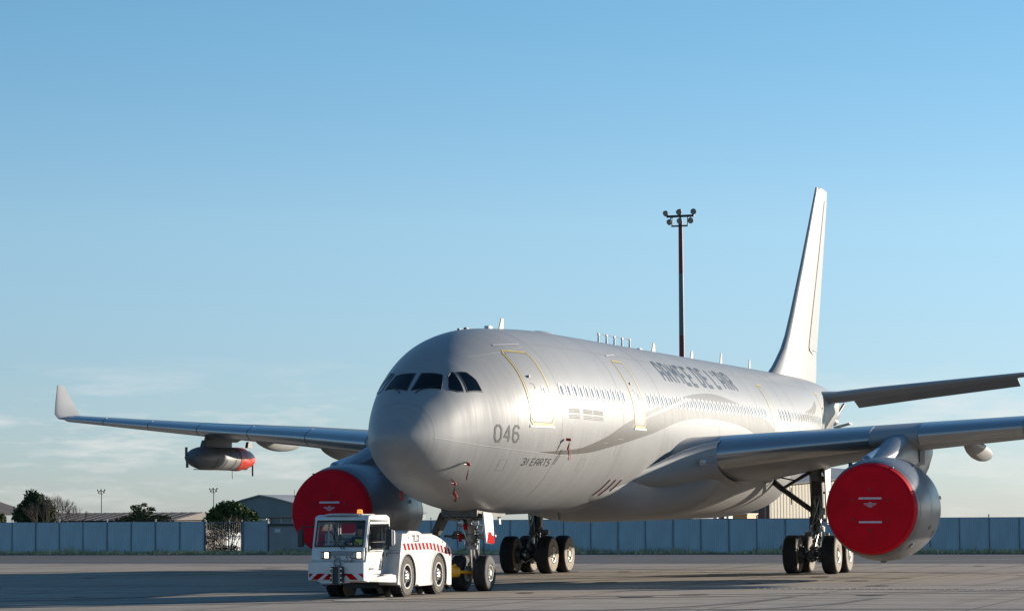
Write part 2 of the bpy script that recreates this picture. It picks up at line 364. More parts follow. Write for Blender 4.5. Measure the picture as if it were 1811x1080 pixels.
def ground_mat(name, base, warm, dark, scale_long=(0.12, 0.02), rough=0.85, joints=True):
    """weathered paving: aggregate grain, broad patches, rubber streaks along the taxi direction"""
    m = bpy.data.materials.new(name); m.use_nodes = True
    nt = m.node_tree; b = nt.nodes['Principled BSDF']; L = nt.links
    b.inputs['Roughness'].default_value = rough; b.inputs['Specular IOR Level'].default_value = 0.25
    t = nt.nodes.new('ShaderNodeTexCoord')
    def noise(scale, detail=5, rot=0.0, rgh=0.55):
        mp_ = nt.nodes.new('ShaderNodeMapping'); mp_.inputs['Scale'].default_value = scale; mp_.inputs['Rotation'].default_value = (0, 0, rot)
        L.new(t.outputs['Object'], mp_.inputs[0])
        n = nt.nodes.new('ShaderNodeTexNoise'); n.inputs['Scale'].default_value = 1; n.inputs['Detail'].default_value = detail; n.inputs['Roughness'].default_value = rgh
        L.new(mp_.outputs[0], n.inputs['Vector']); return n.outputs['Fac']
    def ramp(src, p0, p1, c0, c1):
        r = nt.nodes.new('ShaderNodeValToRGB'); r.color_ramp.elements[0].position = p0; r.color_ramp.elements[1].position = p1
        r.color_ramp.elements[0].color = tuple(c0) + (1,); r.color_ramp.elements[1].color = tuple(c1) + (1,)
        L.new(src, r.inputs[0]); return r.outputs[0]
    def mixn(a, bb, fac=None, mode='MIX', f=1.0):
        x = nt.nodes.new('ShaderNodeMix'); x.data_type = 'RGBA'; x.blend_type = mode; x.inputs['Factor'].default_value = f
        if fac is not None: L.new(fac, x.inputs['Factor'])
        L.new(a, x.inputs['A']); L.new(bb, x.inputs['B']); return x.outputs['Result']
    c = ramp(noise((0.06, 0.06, 1)), 0.35, 0.65, base, warm)
    g = ramp(noise((1.3, 1.3, 1), 8), 0.3, 0.7, (0.86, 0.86, 0.86), (1.08, 1.08, 1.08))
    c = mixn(c, g, mode='MULTIPLY')
    s1 = ramp(noise((0.9, 0.035, 1), 4, R(6)), 0.52, 0.68, (1, 1, 1), dark)
    c = mixn(c, s1, mode='MULTIPLY')
    s2 = ramp(noise((0.035, 1.1, 1), 4, R(-14)), 0.56, 0.70, (1, 1, 1), dark)
    c = mixn(c, s2, mode='MULTIPLY')
    s3 = ramp(noise((0.25, 0.25, 1), 6), 0.60, 0.75, (1, 1, 1), tuple(0.75 + 0.0 * k for k in dark))
    c = mixn(c, s3, mode='MULTIPLY')
    L.new(c, b.inputs['Base Color'])
    bp = nt.nodes.new('ShaderNodeBump'); bp.inputs['Strength'].default_value = 0.35; bp.inputs['Distance'].default_value = 0.01
    L.new(noise((40, 40, 1), 3), bp.inputs['Height']); L.new(bp.outputs[0], b.inputs['Normal'])
    return m
M['apron'] = ground_mat('apron_concrete', (0.32, 0.265, 0.215), (0.405, 0.335, 0.265), (0.62, 0.61, 0.60))
M['asphalt'] = ground_mat('taxiway_asphalt', (0.085, 0.080, 0.085), (0.105, 0.10, 0.10), (0.8, 0.8, 0.8))
M['earth'] = ground_mat('verge_earth', (0.12, 0.10, 0.07), (0.16, 0.14, 0.09), (0.8, 0.8, 0.8))
M['slab_new'] = ground_mat('newer_concrete', (0.42, 0.39, 0.35), (0.48, 0.44, 0.39), (0.85, 0.85, 0.85))
def tz(x):
    'terrain falls away gently beyond the fence'
    return 0.0 if x < 84 else -0.045 * (min(x, 1500) - 84)
mb = MB()
mb.loft([[V(x, y, tz(x)) for y in (-5000, -1500, -300, 0, 300, 1500, 5000)] for x in (-3000, -300, 0, 60, 84, 300, 800, 1500, 4000, 9000)], closed=False)
kind(mb.build('ground', M['earth'], smooth=0), 'structure')
sheet('apron', -160, 45.2, -700, 700, 0.004, M['apron'])
sheet('taxiway', 45.2, 68.5, -700, 700, 0.006, M['asphalt'])

def ground_strip(mb, pts, w, z):
    """flat band along a polyline"""
    P = [V(p[0], p[1], z) for p in pts]
    L_, R_ = [], []
    for i, p in enumerate(P):
        a = P[max(0, i - 1)]; b = P[min(len(P) - 1, i + 1)]; d = (b - a).normalized(); n = V(-d.y, d.x, 0) * (w / 2)
        L_.append(p + n); R_.append(p - n)
    return mb.loft([L_, R_], closed=False)
M['paint_line'] = mat('worn_white_line', (0.50, 0.49, 0.46), 0.8, 0, 0.3, 2.0)
M['paint_yellow'] = mat('worn_yellow_line', (0.42, 0.32, 0.12), 0.8, 0, 0.3, 2.0)
M['joint'] = mat('joint_sealant', (0.055, 0.05, 0.045), 0.8, 0, 0.2, 3)
jm = MB()
for x in range(-75, 45, 6):
    ground_strip(jm, [(x, -90), (x, 110)], 0.05, 0.008)
for y in range(-84, 110, 6):
    ground_strip(jm, [(-80, y + 1.5), (45.1, y + 1.5)], 0.05, 0.009)
kind(jm.build('slab_joint', M['joint'], smooth=0), 'structure')
lm = MB()
ground_strip(lm, [(45.6, -90), (45.6, 110)], 0.30, 0.012)
kind(lm.build('painted_line', M['paint_line'], smooth=0), 'structure')
lm = MB()
ground_strip(lm, [(-4, 26), (3.4, 12.5), (6.2, 5.6), (14, -13), (26, -40)], 0.22, 0.013)
kind(lm.build('painted_line', M['paint_line'], smooth=0), 'structure')
lm = MB()
ground_strip(lm, [(62 - 0.15 * k, -14 + 0.10 * k * k / 9) for k in range(0, 10)] + [(45, 2), (28, 9)], 0.18, 0.014)
kind(lm.build('painted_line', M['paint_line'], smooth=0), 'structure')
lm = MB()
ground_strip(lm, [(35, -20), (35.6, -44)], 0.16, 0.013)
kind(lm.build('painted_line', M['paint_yellow'], smooth=0), 'structure')
lm = MB()
ground_strip(lm, [(8.0, -14), (22.5, -17.8), (44, -22)], 0.12, 0.013)
ground_strip(lm, [(-8.0, 7), (20, -6), (44, -19.5)], 0.10, 0.0135)
kind(lm.build('painted_line', M['paint_line'], smooth=0), 'structure')
# slotted drain channel running right across the apron
dm = MB()
ground_strip(dm, [(10.3, -3.6), (8.5, -24), (4, -80)], 0.26, 0.011)
kind(dm.build('drain_channel', M['joint'], smooth=0), 'structure')
M['grate'] = mat('drain_grate_iron', (0.15, 0.125, 0.10), 0.6, 0.4, 0.2, 4)
dm = MB()
for k in range(140):
    t = k / 140; y = -3.6 - 30 * t; x = 10.3 - 0.088 * (-y - 3.6)
    dm.box((x, y, 0.013), (0.26, 0.05, 0.006))
kind(dm.build('drain_grate', M['grate'], smooth=0), 'structure')
# pale repaired patches and flush lights on the apron
for (x, y, a, b) in ((30.5, 8.5, 1.0, 0.8), (27.4, -2.6, 1.3, 1.0), (27.9, -4.2, 1.2, 0.9), (31.0, -0.9, 0.7, 0.5), (27.0, -13.6, 1.2, 0.9), (-1.6, 0.2, 1.1, 0.7), (32.5, 9.0, 0.9, 0.7)):
    pm = MB(); n = 14
    pm.add([V(x + a * (0.8 + 0.3 * random.random()) * math.cos(2 * PI * k / n), y + b * (0.8 + 0.3 * random.random()) * math.sin(2 * PI * k / n), 0.016) for k in range(n)], [tuple(range(n))])
    kind(pm.build('concrete_patch', M['slab_new'], smooth=0), 'structure')
# oil stains and tar repairs
M['stain'] = mat('oil_stain', (0.12, 0.10, 0.085), 0.7, 0, 0.3, 1.2)
sm = MB(); rs = random.Random(41)
for k in range(46):
    x, y = rs.uniform(-16, 44), rs.uniform(-34, 40)
    if k < 14: x, y = rs.choice([(28.5, -5.3), (28.5, 5.3), (18.6, -9.4), (7, 0), (3, 1), (33, -3)]); x += rs.gauss(0, 2.2); y += rs.gauss(0, 1.6)
    a, b, n = rs.uniform(0.15, 0.7), rs.uniform(0.12, 0.5), 13
    sm.add([V(x + a * (0.6 + 0.7 * rs.random()) * math.cos(2 * PI * q / n), y + b * (0.6 + 0.7 * rs.random()) * math.sin(2 * PI * q / n), 0.0175) for q in range(n)], [tuple(range(n))])
kind(sm.build('oil_stains', M['stain'], smooth=0), 'structure')
sm = MB()
for k in range(9):
    x, y = rs.uniform(-10, 40), rs.uniform(-25, 25); P_ = []
    d = rs.uniform(-0.5, 0.5)
    for q in range(12): P_.append((x, y)); d += rs.gauss(0, 0.35); x += 0.9 * math.sin(d); y += 0.9 * math.cos(d)
    ground_strip(sm, P_, 0.07, 0.0185)
kind(sm.build('tar_repairs', M['joint'], smooth=0), 'structure')
# curved black tyre marks
M['tyremark'] = mat('tyre_mark', (0.085, 0.078, 0.07), 0.85, 0, 0.25, 1.5)
tm = MB()
for (pts, w) in (
    ([(-9.5, -9), (-7, -11.3), (-3, -12.6), (2, -12.8)], 0.28), ([(-9.2, -7.2), (-6.0, -9.2), (-2, -10.2), (3, -10.4)], 0.28),
    ([(-12, 12), (-6, 4), (1, -6), (6, -14), (10, -24)], 0.30), ([(-10.2, 12.4), (-4.4, 4.4), (2.6, -5.6), (7.5, -13.7), (11.5, -23.7)], 0.30),
    ([(-13, 16), (-4, 9.4), (6, 4.6), (14, 1.2), (24, -2)], 0.24), ([(-14, 6), (-9, -3), (-6, -14), (-5, -22)], 0.34),
    ([(28, -12), (33, -2), (38, 12), (41, 26)], 0.35), ([(22, -10), (24, 0), (25, 12), (24, 30)], 0.40), ([(30, -14), (30, 0), (29, 20), (27, 40)], 0.3)):
    # smooth the polyline
    P = [V(*p, 0) for p in pts]; Q = []
    for i in range(len(P) - 1):
        p0 = P[max(0, i - 1)]; p1 = P[i]; p2 = P[i + 1]; p3 = P[min(len(P) - 1, i + 2)]
        for k in range(6):
            t = k / 6
            q = 0.5 * ((2 * p1) + (p2 - p0) * t + (2 * p0 - 5 * p1 + 4 * p2 - p3) * t * t + (3 * p1 - p0 - 3 * p2 + p3) * t ** 3); Q.append((q.x, q.y))
    Q.append(pts[-1])
    ground_strip(tm, Q, w, 0.010)
kind(tm.build('tyre_marks', M['tyremark'], smooth=0), 'structure')

# ------------------------------------------------------------------ perimeter fence
FX = 75.6
PW = 1.56
FH = 1.78
fence_panel_me = None
def panel_mesh():
    """profiled sheet panel with shallow ribs, 1.56 wide, facing -x"""
    mb = MB(); n = 26; w = PW - 0.02
    front, back = [], []
    for k in range(n + 1):
        y = -w / 2 + w * k / n
        x = -0.02 + (0.018 if (k % 2) else 0.0)
        front.append(V(x, y, 0)); back.append(V(0.03, y, 0))
    up = V(0, 0, FH)
    mb.loft([front, [p + up for p in front]], closed=False)
    mb.loft([[p + up for p in back], back], closed=False)
    mb.loft([[p + up for p in front], [p + up for p in back]], closed=False)
    return mb
fence_groups = []
def fence_run(y_from, y_to, label, pale=False, missing=()):
    root = thing('perimeter_fence', label, 'fence', (FX, (y_from + y_to) / 2, 0))
    n = max(1, int(round((y_to - y_from) / PW)))
    first = None; post0 = None
    for k in range(n):
        y = y_from + PW * (k + 0.5)
        lean = random.uniform(-0.012, 0.012)
        if first is None:
            mb = panel_mesh(); mb.v = [v + V(FX, y, 0.02) for v in mb.v]
            o = mb.build('panel', M['fence_pale'] if pale else M['fence'], root, smooth=0, base=(FX, y, 0.02)); first = o
        else:
            o = first.copy(); C.objects.link(o); o.parent = root; o.location = V(FX, y, 0.02) - root.location
        o.rotation_euler = (0, lean, random.uniform(-0.01, 0.01)); o.location.z += random.uniform(-0.012, 0.012)
    for k in range(n + 1):
        y = y_from + PW * k
        if post0 is None:
            mb = MB(); mb.box((FX - 0.03, y, 0.91), (0.05, 0.055, 1.82)); mb.box((FX + 0.07, y, 0.9), (0.06, 0.06, 1.8))
            for z in (0.35, 0.9, 1.5): mb.tube((FX - 0.08, y, z), (FX - 0.05, y, z), 0.022, n=6)
            post0 = mb.build('post', M['fence_post'], root, smooth=0, base=(FX, y, 0))
        else:
            o = post0.copy(); C.objects.link(o); o.parent = root; o.location = V(FX, y, 0) - root.location
    rail = MB(); rail.box((FX + 0.06, (y_from + y_to) / 2, FH + 0.025), (0.10, n * PW, 0.05))
    rail.build('top_rail', M['fence_post'], root, smooth=0)
    lampm = MB()
    l0 = None
    for k in range(0, n + 1, 2):
        y = y_from + PW * k
        if l0 is None:
            mb = MB(); mb.tube((FX, y, 1.82), (FX, y, 1.90), 0.035, 0.035, 8); mb.ell((FX, y, 1.93), (0.06, 0.06, 0.05), 8, 5)
            l0 = mb.build('post_cap', M['frame_white'], root, base=(FX, y, 1.8))
        else:
            o = l0.copy(); C.objects.link(o); o.parent = root; o.location = V(FX, y, 1.8) - root.location
    return root
fence_run(41.0, 41.0 + PW * 26, 'long blue-grey sheet panel fence to the left of the shrub-filled gateway')
fence_run(37.0, 37.0 + PW * 1.0, 'single pale blue-grey fence panel between the gateway and the rendered hut', pale=True)
fence_run(-26.0, -26.0 + PW * 36, 'blue-grey sheet panel fence running behind the airplane wheels')

# rendered hut with a flat dark roof edge, at the end of the fence
hut = thing('low_hut', 'low grey rendered hut with a flat dark roof edge beside the fence', 'building', (FX, 33.6, 0))
mb = MB(); mb.box((FX + 1.4, 33.55, 0.78), (2.8, 6.7, 1.56)); mb.build('wall', M['concrete_wall'], hut, smooth=0, bevel=0.02)
mb = MB(); mb.box((FX + 1.4, 33.55, 1.62), (3.0, 6.9, 0.14)); mb.build('roof', M['tug_black'], hut, smooth=0, bevel=0.01)
mb = MB(); mb.box((FX - 0.012, 36.4, 1.28), (0.024, 0.34, 0.2)); mb.build('notice_plate', M['frame_white'], hut, smooth=0)
mb = MB(); mb.box((FX - 0.03, 30.6, 0.78), (0.06, 0.08, 1.5)); mb.build('corner_strip', M['fence_post'], hut, smooth=0)
hut2 = thing('barrier_wall', 'short beige wall section right of the grey hut behind the tow tractor', 'wall', (FX, 28.6, 0))
mb = MB(); mb.box((FX + 0.2, 28.65, 0.72), (0.3, 2.9, 1.44)); mb.build('wall', mat('beige_wall', (0.27, 0.245, 0.2), 0.85, 0, 0.15, 1.5), hut2, smooth=0)
mb = MB(); mb.box((FX + 0.2, 28.65, 1.47), (0.36, 2.96, 0.06)); mb.build('coping', M['fence_post'], hut2, smooth=0)

# gateway: steel mesh gate with rails
gate = thing('mesh_gate', 'open steel bar gate half hidden by shrubs in the fence gap', 'gate', (FX, 39.8, 0))
for y in (38.65, 39.45, 40.92):
    mb = MB(); mb.box((FX, y, 0.95), (0.07, 0.07, 1.9)); mb.build('post', M['mast_white'], gate, smooth=0)
for z in (0.15, 0.95, 1.75):
    mb = MB(); mb.box((FX, 39.8, z), (0.04, 2.3, 0.04)); mb.build('rail', M['mast_white'], gate, smooth=0)
for k in range(18):
    mb = MB(); y = 38.75 + k * 0.122; mb.tube((FX, y, 0.1), (FX, y, 1.8), 0.012, n=5); mb.build('bar', M['mast_white'], gate, smooth=0)

# grass along the fence
gm = MB()
rg = random.Random(3)
for k in range(15000):
    y = rg.uniform(-30, 85); x = FX - 0.15 - abs(rg.gauss(0, 1)) * 1.6
    if x < 69.0: x = rg.uniform(69, 72)
    clump = 0.5 + mnoise.noise((y * 0.35, x * 0.4, 2)) 
    if x < 74 and clump < 0.35: continue
    h = (0.06 + 0.32 * max(0, clump) * rg.random()) * (1.5 if x > 75 else 0.8); w = 0.025 + 0.03 * rg.random()
    a = rg.uniform(0, PI); lx = rg.gauss(0, 0.08); ly = rg.gauss(0, 0.10)
    gm.add([V(x - w * math.cos(a), y - w * math.sin(a), 0), V(x + w * math.cos(a), y + w * math.sin(a), 0), V(x + lx, y + ly, h)], [(0, 1, 2)])
kind(gm.build('verge_grass', M['grass'], smooth=0, recalc=False), 'stuff')

# ------------------------------------------------------------------ trees
def crown_leaves(mb, clumps, n, size, rng, flat=1.0):
    """n leaf clumps scattered in a set of ellipsoids, denser near their skins"""
    tot = sum(c[3] * c[3] for c in clumps)
    for (cx, cy, cz, r, sq) in clumps:
        for k in range(int(n * r * r / tot)):
            d = V(rng.gauss(0, 1), rng.gauss(0, 1), rng.gauss(0, 1)).normalized()
            q = V(cx, cy, cz) + V(d.x * r, d.y * r, d.z * r * sq) * (rng.random() ** 0.35) * rng.uniform(0.8, 1.12)
            s = size * rng.uniform(0.5, 1.4)
            a = V(rng.gauss(0, 1), rng.gauss(0, 1), rng.gauss(0, 1) * flat).normalized(); b_ = a.cross(V(rng.gauss(0, 1), rng.gauss(0, 1), rng.gauss(0, 1))).normalized()
            mb.add([q - a * s, q + b_ * s * 0.45, q + a * s, q - b_ * s * 0.45], [(0, 1, 2, 3)])
def limbs(mb, p, d, length, r, depth, rng, spread=0.6, up=0.15, n=3):
    q = p + d * length
    mb.tube(p, q, r, r * 0.62, 6 if depth > 1 else 4, cap=False)
    if depth == 0: return
    for k in range(n):
        e = (d + V(rng.gauss(0, spread), rng.gauss(0, spread), rng.gauss(0, spread * 0.6) + up)).normalized()
        limbs(mb, q - d * length * rng.uniform(0, 0.25), e, length * rng.uniform(0.62, 0.82), r * 0.58, depth - 1, rng, spread, up, n)
def tree(label, x, y, trunk_h, trunk_r, clumps, n, size, leaf, seed, name='tree', flat=1.0, group=None, cat='tree'):
    rng = random.Random(seed)
    t = thing(name, label, cat, (x, y, 0), group)
    tb = MB(); tb.tube((x, y, -0.1), (x, y, trunk_h), trunk_r, trunk_r * 0.7, 8)
    for (cx, cy, cz, r, sq) in clumps:
        tb.tube((x, y, trunk_h * rng.uniform(0.55, 0.95)), (x + cx, y + cy, cz), trunk_r * 0.4, trunk_r * 0.1, 5)
    tb.build('trunk', M['bark'], t)
    mb = MB(); crown_leaves(mb, [(x + c[0], y + c[1], c[2], c[3], c[4]) for c in clumps], n, size, rng, flat)
    mb.build('crown', leaf, t, smooth=0, recalc=False)
    return t

# trees beyond the fence (they stand on the falling ground behind it)
XT = 300.0
def ct(lst): return lst
tree('dark green conifer with two crowns left of the bare tree, beyond the fence', XT, 174.9, 1.5, 0.30,
     [(0, 0.0, 0.6, 2.7, 1.0), (0, -1.0, 3.0, 2.0, 1.15), (0, 0.2, 4.5, 1.3, 1.15), (0, 2.0, 2.0, 1.6, 1.1), (0.3, -2.0, 2.2, 1.6, 1.2), (0, -0.6, 3.6, 1.5, 1.3), (0, 1.6, 3.3, 0.9, 1.2)], 7500, 0.28, M['leaf_dark'], 11, flat=1.4)
tree('broad open pine with ragged flat branches above the fence', XT, 156.6, 1.2, 0.30,
     [(0, 0.4, 2.2, 1.7, 0.5), (0, 2.6, 1.5, 1.2, 0.5), (0, -2.4, 1.6, 1.2, 0.5), (0, -3.9, 1.7, 0.7, 0.6), (0, 4.0, 1.3, 0.7, 0.5), (0, 1.1, 3.2, 0.9, 0.5), (0, -1.3, 2.9, 0.8, 0.5), (0, -4.3, 0.8, 0.8, 0.5), (0, 0, 0.9, 2.4, 0.5), (0, -0.2, 3.6, 0.5, 0.7)], 1900, 0.26, M['leaf_pine'], 12, flat=0.5)
tree('dense rounded dark evergreen tree in front of the grey-green hangar', XT, 142.1, 1.0, 0.35,
     [(0, 0.3, 1.6, 3.0, 0.78), (0, 2.0, 1.4, 2.2, 0.75), (0, -1.8, 1.3, 2.3, 0.75), (0, 0.8, 2.6, 1.9, 0.75), (0, -0.6, 2.5, 1.8, 0.7), (0, -3.0, 0.6, 1.6, 0.7), (0, 3.2, 0.9, 1.5, 0.7)], 13000, 0.27, M['leaf_round'], 13)
tree('small dark tree at the far left edge above the fence', XT, 181.9, 0.8, 0.22,
     [(0, 0.6, 0.8, 2.0, 0.8), (0, -0.9, 1.6, 1.3, 0.8), (0, 1.2, 2.4, 1.4, 0.9), (0, -1.6, 0.6, 1.0, 0.7)], 2600, 0.26, M['leaf_round'], 14)
# bare winter tree
t = thing('bare_tree', 'bare brown leafless tree right of the dark conifer', 'tree', (XT - 4, 168.6, tz(XT - 4)))
rng = random.Random(21)
tb = MB(); tb.tube((XT - 4, 168.6, tz(XT - 4)), (XT - 4, 168.6, 0.6), 0.22, 0.16, 7); tb.build('trunk', M['twig'], t)
tb = MB()
for (yy, zz, hh) in ((168.6, 0.6, 1.75), (170.3, 0.4, 1.7), (166.9, 0.3, 1.6), (171.8, -0.2, 1.5), (165.4, -0.3, 1.5)):
    for k in range(4):
        limbs(tb, V(XT - 4, yy, zz), V(rng.gauss(0, .3), rng.gauss(0, .32), 1).normalized(), hh, 0.07, 4, rng, 0.36, 0.35, 3)
tb.build('branches', M['twig'], t, smooth=0, recalc=False)
# shrubs growing through the gateway
for (y, top, lab, sd_) in ((40.5, 1.5, 'thin leggy shrub by the left gate post', 5), (39.5, 2.3, 'brown half-bare shrub rising above the gateway', 6)):
    rng = random.Random(sd_)
    t = thing('shrub', lab, 'shrub', (FX + 0.5, y, 0), None)
    tb = MB()
    for k in range(5):
        limbs(tb, V(FX + 0.5, y + rng.uniform(-.3, .3), 0), V(rng.gauss(0, .2), rng.gauss(0, .4), 1).normalized(), top * 0.42, 0.03, 3, rng, 0.5, 0.1, 3)
    tb.build('branches', M['twig'], t, smooth=0, recalc=False)
    mb = MB(); crown_leaves(mb, [(FX + 0.5, y, top * 0.72, 0.62, 0.75), (FX + 0.4, y + 0.3, top * 0.45, 0.5, 0.7), (FX + 0.4, y - 0.1, 0.25, 0.75, 0.4)], 620, 0.07, rng)
    mb.build('foliage', M['leaf_brown'], t, smooth=0, recalc=False)

# ------------------------------------------------------------------ buildings beyond the fence
def bays(y0, y1, n): return [y0 + (y1 - y0) * k / n for k in range(n + 1)]
XB = 330.0
g0 = tz(XB)
b = thing('long_shed', 'long low brown shed under a shallow sheet roof behind the bare tree', 'building', (XB + 10, 172, g0))
mb = MB(); mb.box((XB + 10, 180, (g0 + 1.2) / 2), (20, 28, 1.2 - g0)); mb.build('wall', M['brown_wall'], b, smooth=0)
mb = MB(); mb.prism([(XB - 1, 165.5, 1.2), (XB + 10, 165.5, 2.45), (XB + 21, 165.5, 1.2)], (0, 29, 0)); mb.build('roof', M['brown_roof'], b, smooth=0)
mb = MB()
for y in bays(166, 194, 16): mb.box((XB + 4.6, y, 1.86), (11.0, 0.12, 0.08), Matrix.Rotation(-math.atan2(1.25, 11), 3, 'Y'))
kind(mb.build('roof_seams', M['brown_wall'], b, smooth=0), 'stuff')
b = thing('gabled_shed', 'brown gabled shed roof rising at the left edge of the picture', 'building', (XB - 12, 192, tz(XB - 12)))
mb = MB(); mb.box((XB - 12, 202, (tz(XB - 12) + 2) / 2), (14, 17, 2 - tz(XB - 12))); mb.build('wall', M['brown_wall'], b, smooth=0)
mb = MB(); mb.prism([(XB - 20, 188.4, 2.2), (XB - 20, 197, 4.9), (XB - 20, 210, 2.0)], (16, 0, 0)); mb.build('roof', M['brown_roof'], b, smooth=0)

XH = 520.0; g1 = tz(XH)
b = thing('arched_hangar', 'grey-green hangar with a low pointed gable beside the red engine cover', 'building', (XH, 235, g1))
gab = [(250, 1.6), (246, 3.3), (240.1, 5.2), (235.8, 6.25), (232, 5.6), (227, 4.3), (222, 3.0), (217, 1.6)]
poly = [V(XH, 250, g1)] + [V(XH, y, z) for (y, z) in gab] + [V(XH, 217, g1)]
mb = MB(); mb.prism(poly, (60, 0, 0)); mb.build('wall', M['hangar_blue'], b, smooth=0)
mb = MB()
out_, in_ = [V(XH - 0.6, y, z + 0.25) for y, z in gab], [V(XH + 62, y, z + 0.25) for y, z in gab]
mb.loft([out_, in_], closed=False); mb.loft([[p - V(0, 0, .28) for p in out_], out_], closed=False)
mb.build('roof', M['hangar_roof'], b, smooth=0)
mb = MB()
for k in range(2): mb.tube((XH + 30, 240 - 1.2 * k, 5.0), (XH + 30, 240 - 1.2 * k, 7.9), 0.07, n=5)
mb.build('aerial', M['mast_dark'], b)
XA = 400.0; ga = tz(XA)
b = thing('hangar_annex', 'low grey annex with pale cream porch and ribbed wall below the hangar', 'building', (XA, 175, ga))
mb = MB(); mb.box((XA + 8, 172, (ga + 1.25) / 2), (16, 22, 1.25 - ga)); mb.build('wall', M['hangar_blue'], b, smooth=0)
mb = MB()
for y in bays(161.5, 182.5, 9): mb.box((XA - 0.12, y, (ga + 1.2) / 2), (0.24, 0.35, 1.2 - ga))
kind(mb.build('pilasters', M['hangar_roof'], b, smooth=0), 'stuff')
mb = MB(); mb.box((XA + 8, 172, 1.37), (16.6, 22.6, 0.24)); mb.build('roof', M['brown_roof'], b, smooth=0)
mb = MB(); mb.box((XA - 1.2, 181.5, (ga + 1.2) / 2), (2.2, 3.0, 1.2 - ga)); mb.build('porch', M['cream'], b, smooth=0)
XC = 360.0; gc = tz(XC)
b = thing('pale_shed', 'pale ribbed shed wall with a small arched orange roof above the left fence', 'building', (XC, 177, gc))
mb = MB(); mb.box((XC + 6, 177, (gc + 1.75) / 2), (12, 8.4, 1.75 - gc)); mb.build('wall', M['fence_pale'], b, smooth=0)
mb = MB()
for y in bays(173, 181, 14): mb.box((XC - 0.06, y, (gc + 1.5) / 2), (0.12, 0.16, 1.5 - gc))
kind(mb.build('ribs', M['fence_post'], b, smooth=0), 'stuff')
mb = MB(); mb.box((XC + 6, 177, 1.95), (12.6, 8.8, 0.4)); mb.build('roof', M['brown_roof'], b, smooth=0)
mb = MB(); mb.prism([V(XC - 0.5, 177.4 + 1.15 * math.cos(PI * k / 12), 1.9 + 0.48 * math.sin(PI * k / 12)) for k in range(13)], (8, 0, 0)); mb.build('arched_roof', M['orange_box'], b, smooth=0)

# cream hangar behind the landing gear
XR = 200.0; g2 = tz(XR)
b = thing('cream_hangar', 'sunlit cream ribbed hangar with a grey roof seen behind the right landing gear', 'building', (XR, 37, g2))
WD = V(0.968, -0.25, 0); WN = V(0.25, 0.968, 0)       # along the sunlit wall, and into the building
A0 = V(XR, 37.3, 0)
def hw_(d, z, inn=0.0): return A0 + WD * d + WN * inn + V(0, 0, z)
mb = MB(); mb.prism([hw_(0, g2 - 1), hw_(0, 4.58), hw_(17.5, 5.45), hw_(30, 6.0), hw_(30, g2 - 1)], WN * 0.6); mb.build('wall', M['hangar_cream'], b, smooth=0)
mb = MB()
for k in range(44): d = 0.35 + 0.68 * k; mb.box(hw_(d, (g2 + 4.55 + 0.045 * d) / 2, -0.005), (0.16, 0.05, 4.5 + 0.045 * d - g2), Matrix.Rotation(-math.atan2(0.25, 0.968), 3, 'Z'))
kind(mb.build('wall_ribs', M['hangar_cream'], b, smooth=0), 'stuff')
mb = MB(); mb.loft([[hw_(-0.4, 4.58, -0.4), hw_(17.5, 5.47, -0.4), hw_(31, 6.02, -0.4)], [hw_(-0.4, 4.75, -0.5), hw_(17.5, 5.64, -0.5), hw_(31, 6.2, -0.5)], [hw_(6, 6.2, 9), hw_(18, 6.6, 9), hw_(31, 6.9, 9)]], closed=False); mb.build('roof', M['hangar_roof'], b, smooth=0)
mb = MB(); mb.box((XR + 0.2, 38.5, (g2 + 3.7) / 2), (0.5, 2.3, 3.7 - g2)); mb.build('sliding_door', M['hangar_dark'], b, smooth=0)
for y in (37.7, 38.5, 39.2):
    mb = MB(); mb.box((XR - 0.12, y, (g2 + 3.6) / 2), (0.12, 0.16, 3.6 - g2)); mb.build('door_rail', M['fence_post'], b, smooth=0)
b = thing('service_shed', 'small orange-panelled shed just left of the cream hangar', 'building', (XR - 6, 39.0, tz(XR - 6)))
mb = MB(); mb.box((XR - 4, 39.0, (g2 + 1.8) / 2), (4, 1.7, 1.8 - g2)); mb.build('wall', M['orange_box'], b, smooth=0)
mb = MB(); mb.box((XR - 4, 39.0, 1.87), (4.4, 1.9, 0.12)); mb.build('roof', M['cream'], b, smooth=0)
mb = MB(); mb.box((XR - 6.02, 38.7, 0.2), (0.06, 0.9, 2.0)); mb.build('door', M['hangar_dark'], b, smooth=0)
b = thing('boarding_stair', 'pale boarding stair with a red striped rail parked beyond the fence', 'stair', (XR - 12, 41, tz(XR - 12)))
mb = MB(); mb.prism([V(XR - 12, 38.5, 1.3), V(XR - 12, 38.5, 1.7), V(XR - 12, 43.5, 0.6), V(XR - 12, 43.5, -0.3)], (1.6, 0, 0)); mb.build('flight', M['fence_pale'], b, smooth=0)
for k in range(9):
    mb = MB(); mb.box((XR - 12.1, 38.7 + 0.52 * k, 1.66 - 0.12 * k), (1.7, 0.06, 0.34)); mb.build('step', M['frame_white'], b, smooth=0)
mb = MB(); mb.box((XR - 11.2, 41.0, -2.9), (1.2, 4.0, 5.0)); mb.build('chassis', M['fence_post'], b, smooth=0)
mb = MB(); mb.tube((XR - 12.1, 39.4, 1.3), (XR - 12.1, 38.6, 1.85), 0.09, n=6); mb.build('rail', M['red_paint'], b)
b = thing('service_van', 'red and white vehicle roof just showing above the fence below the airplane belly', 'van', (XR - 20, 40.7, tz(XR - 20)))
mb = MB(); mb.box((XR - 20, 40.7, -1.7), (4, 1.3, 6.4)); mb.build('body', M['red_paint'], b, smooth=0, bevel=0.15)
mb = MB(); mb.box((XR - 22.05, 40.7, 0.6), (0.1, 1.0, 0.5)); mb.build('windscreen', M['glass_dark'], b, smooth=0)
mb = MB(); mb.box((XR - 20, 40.5, 1.56), (3.4, 0.9, 0.22)); mb.build('light_bar', M['frame_white'], b, smooth=0)

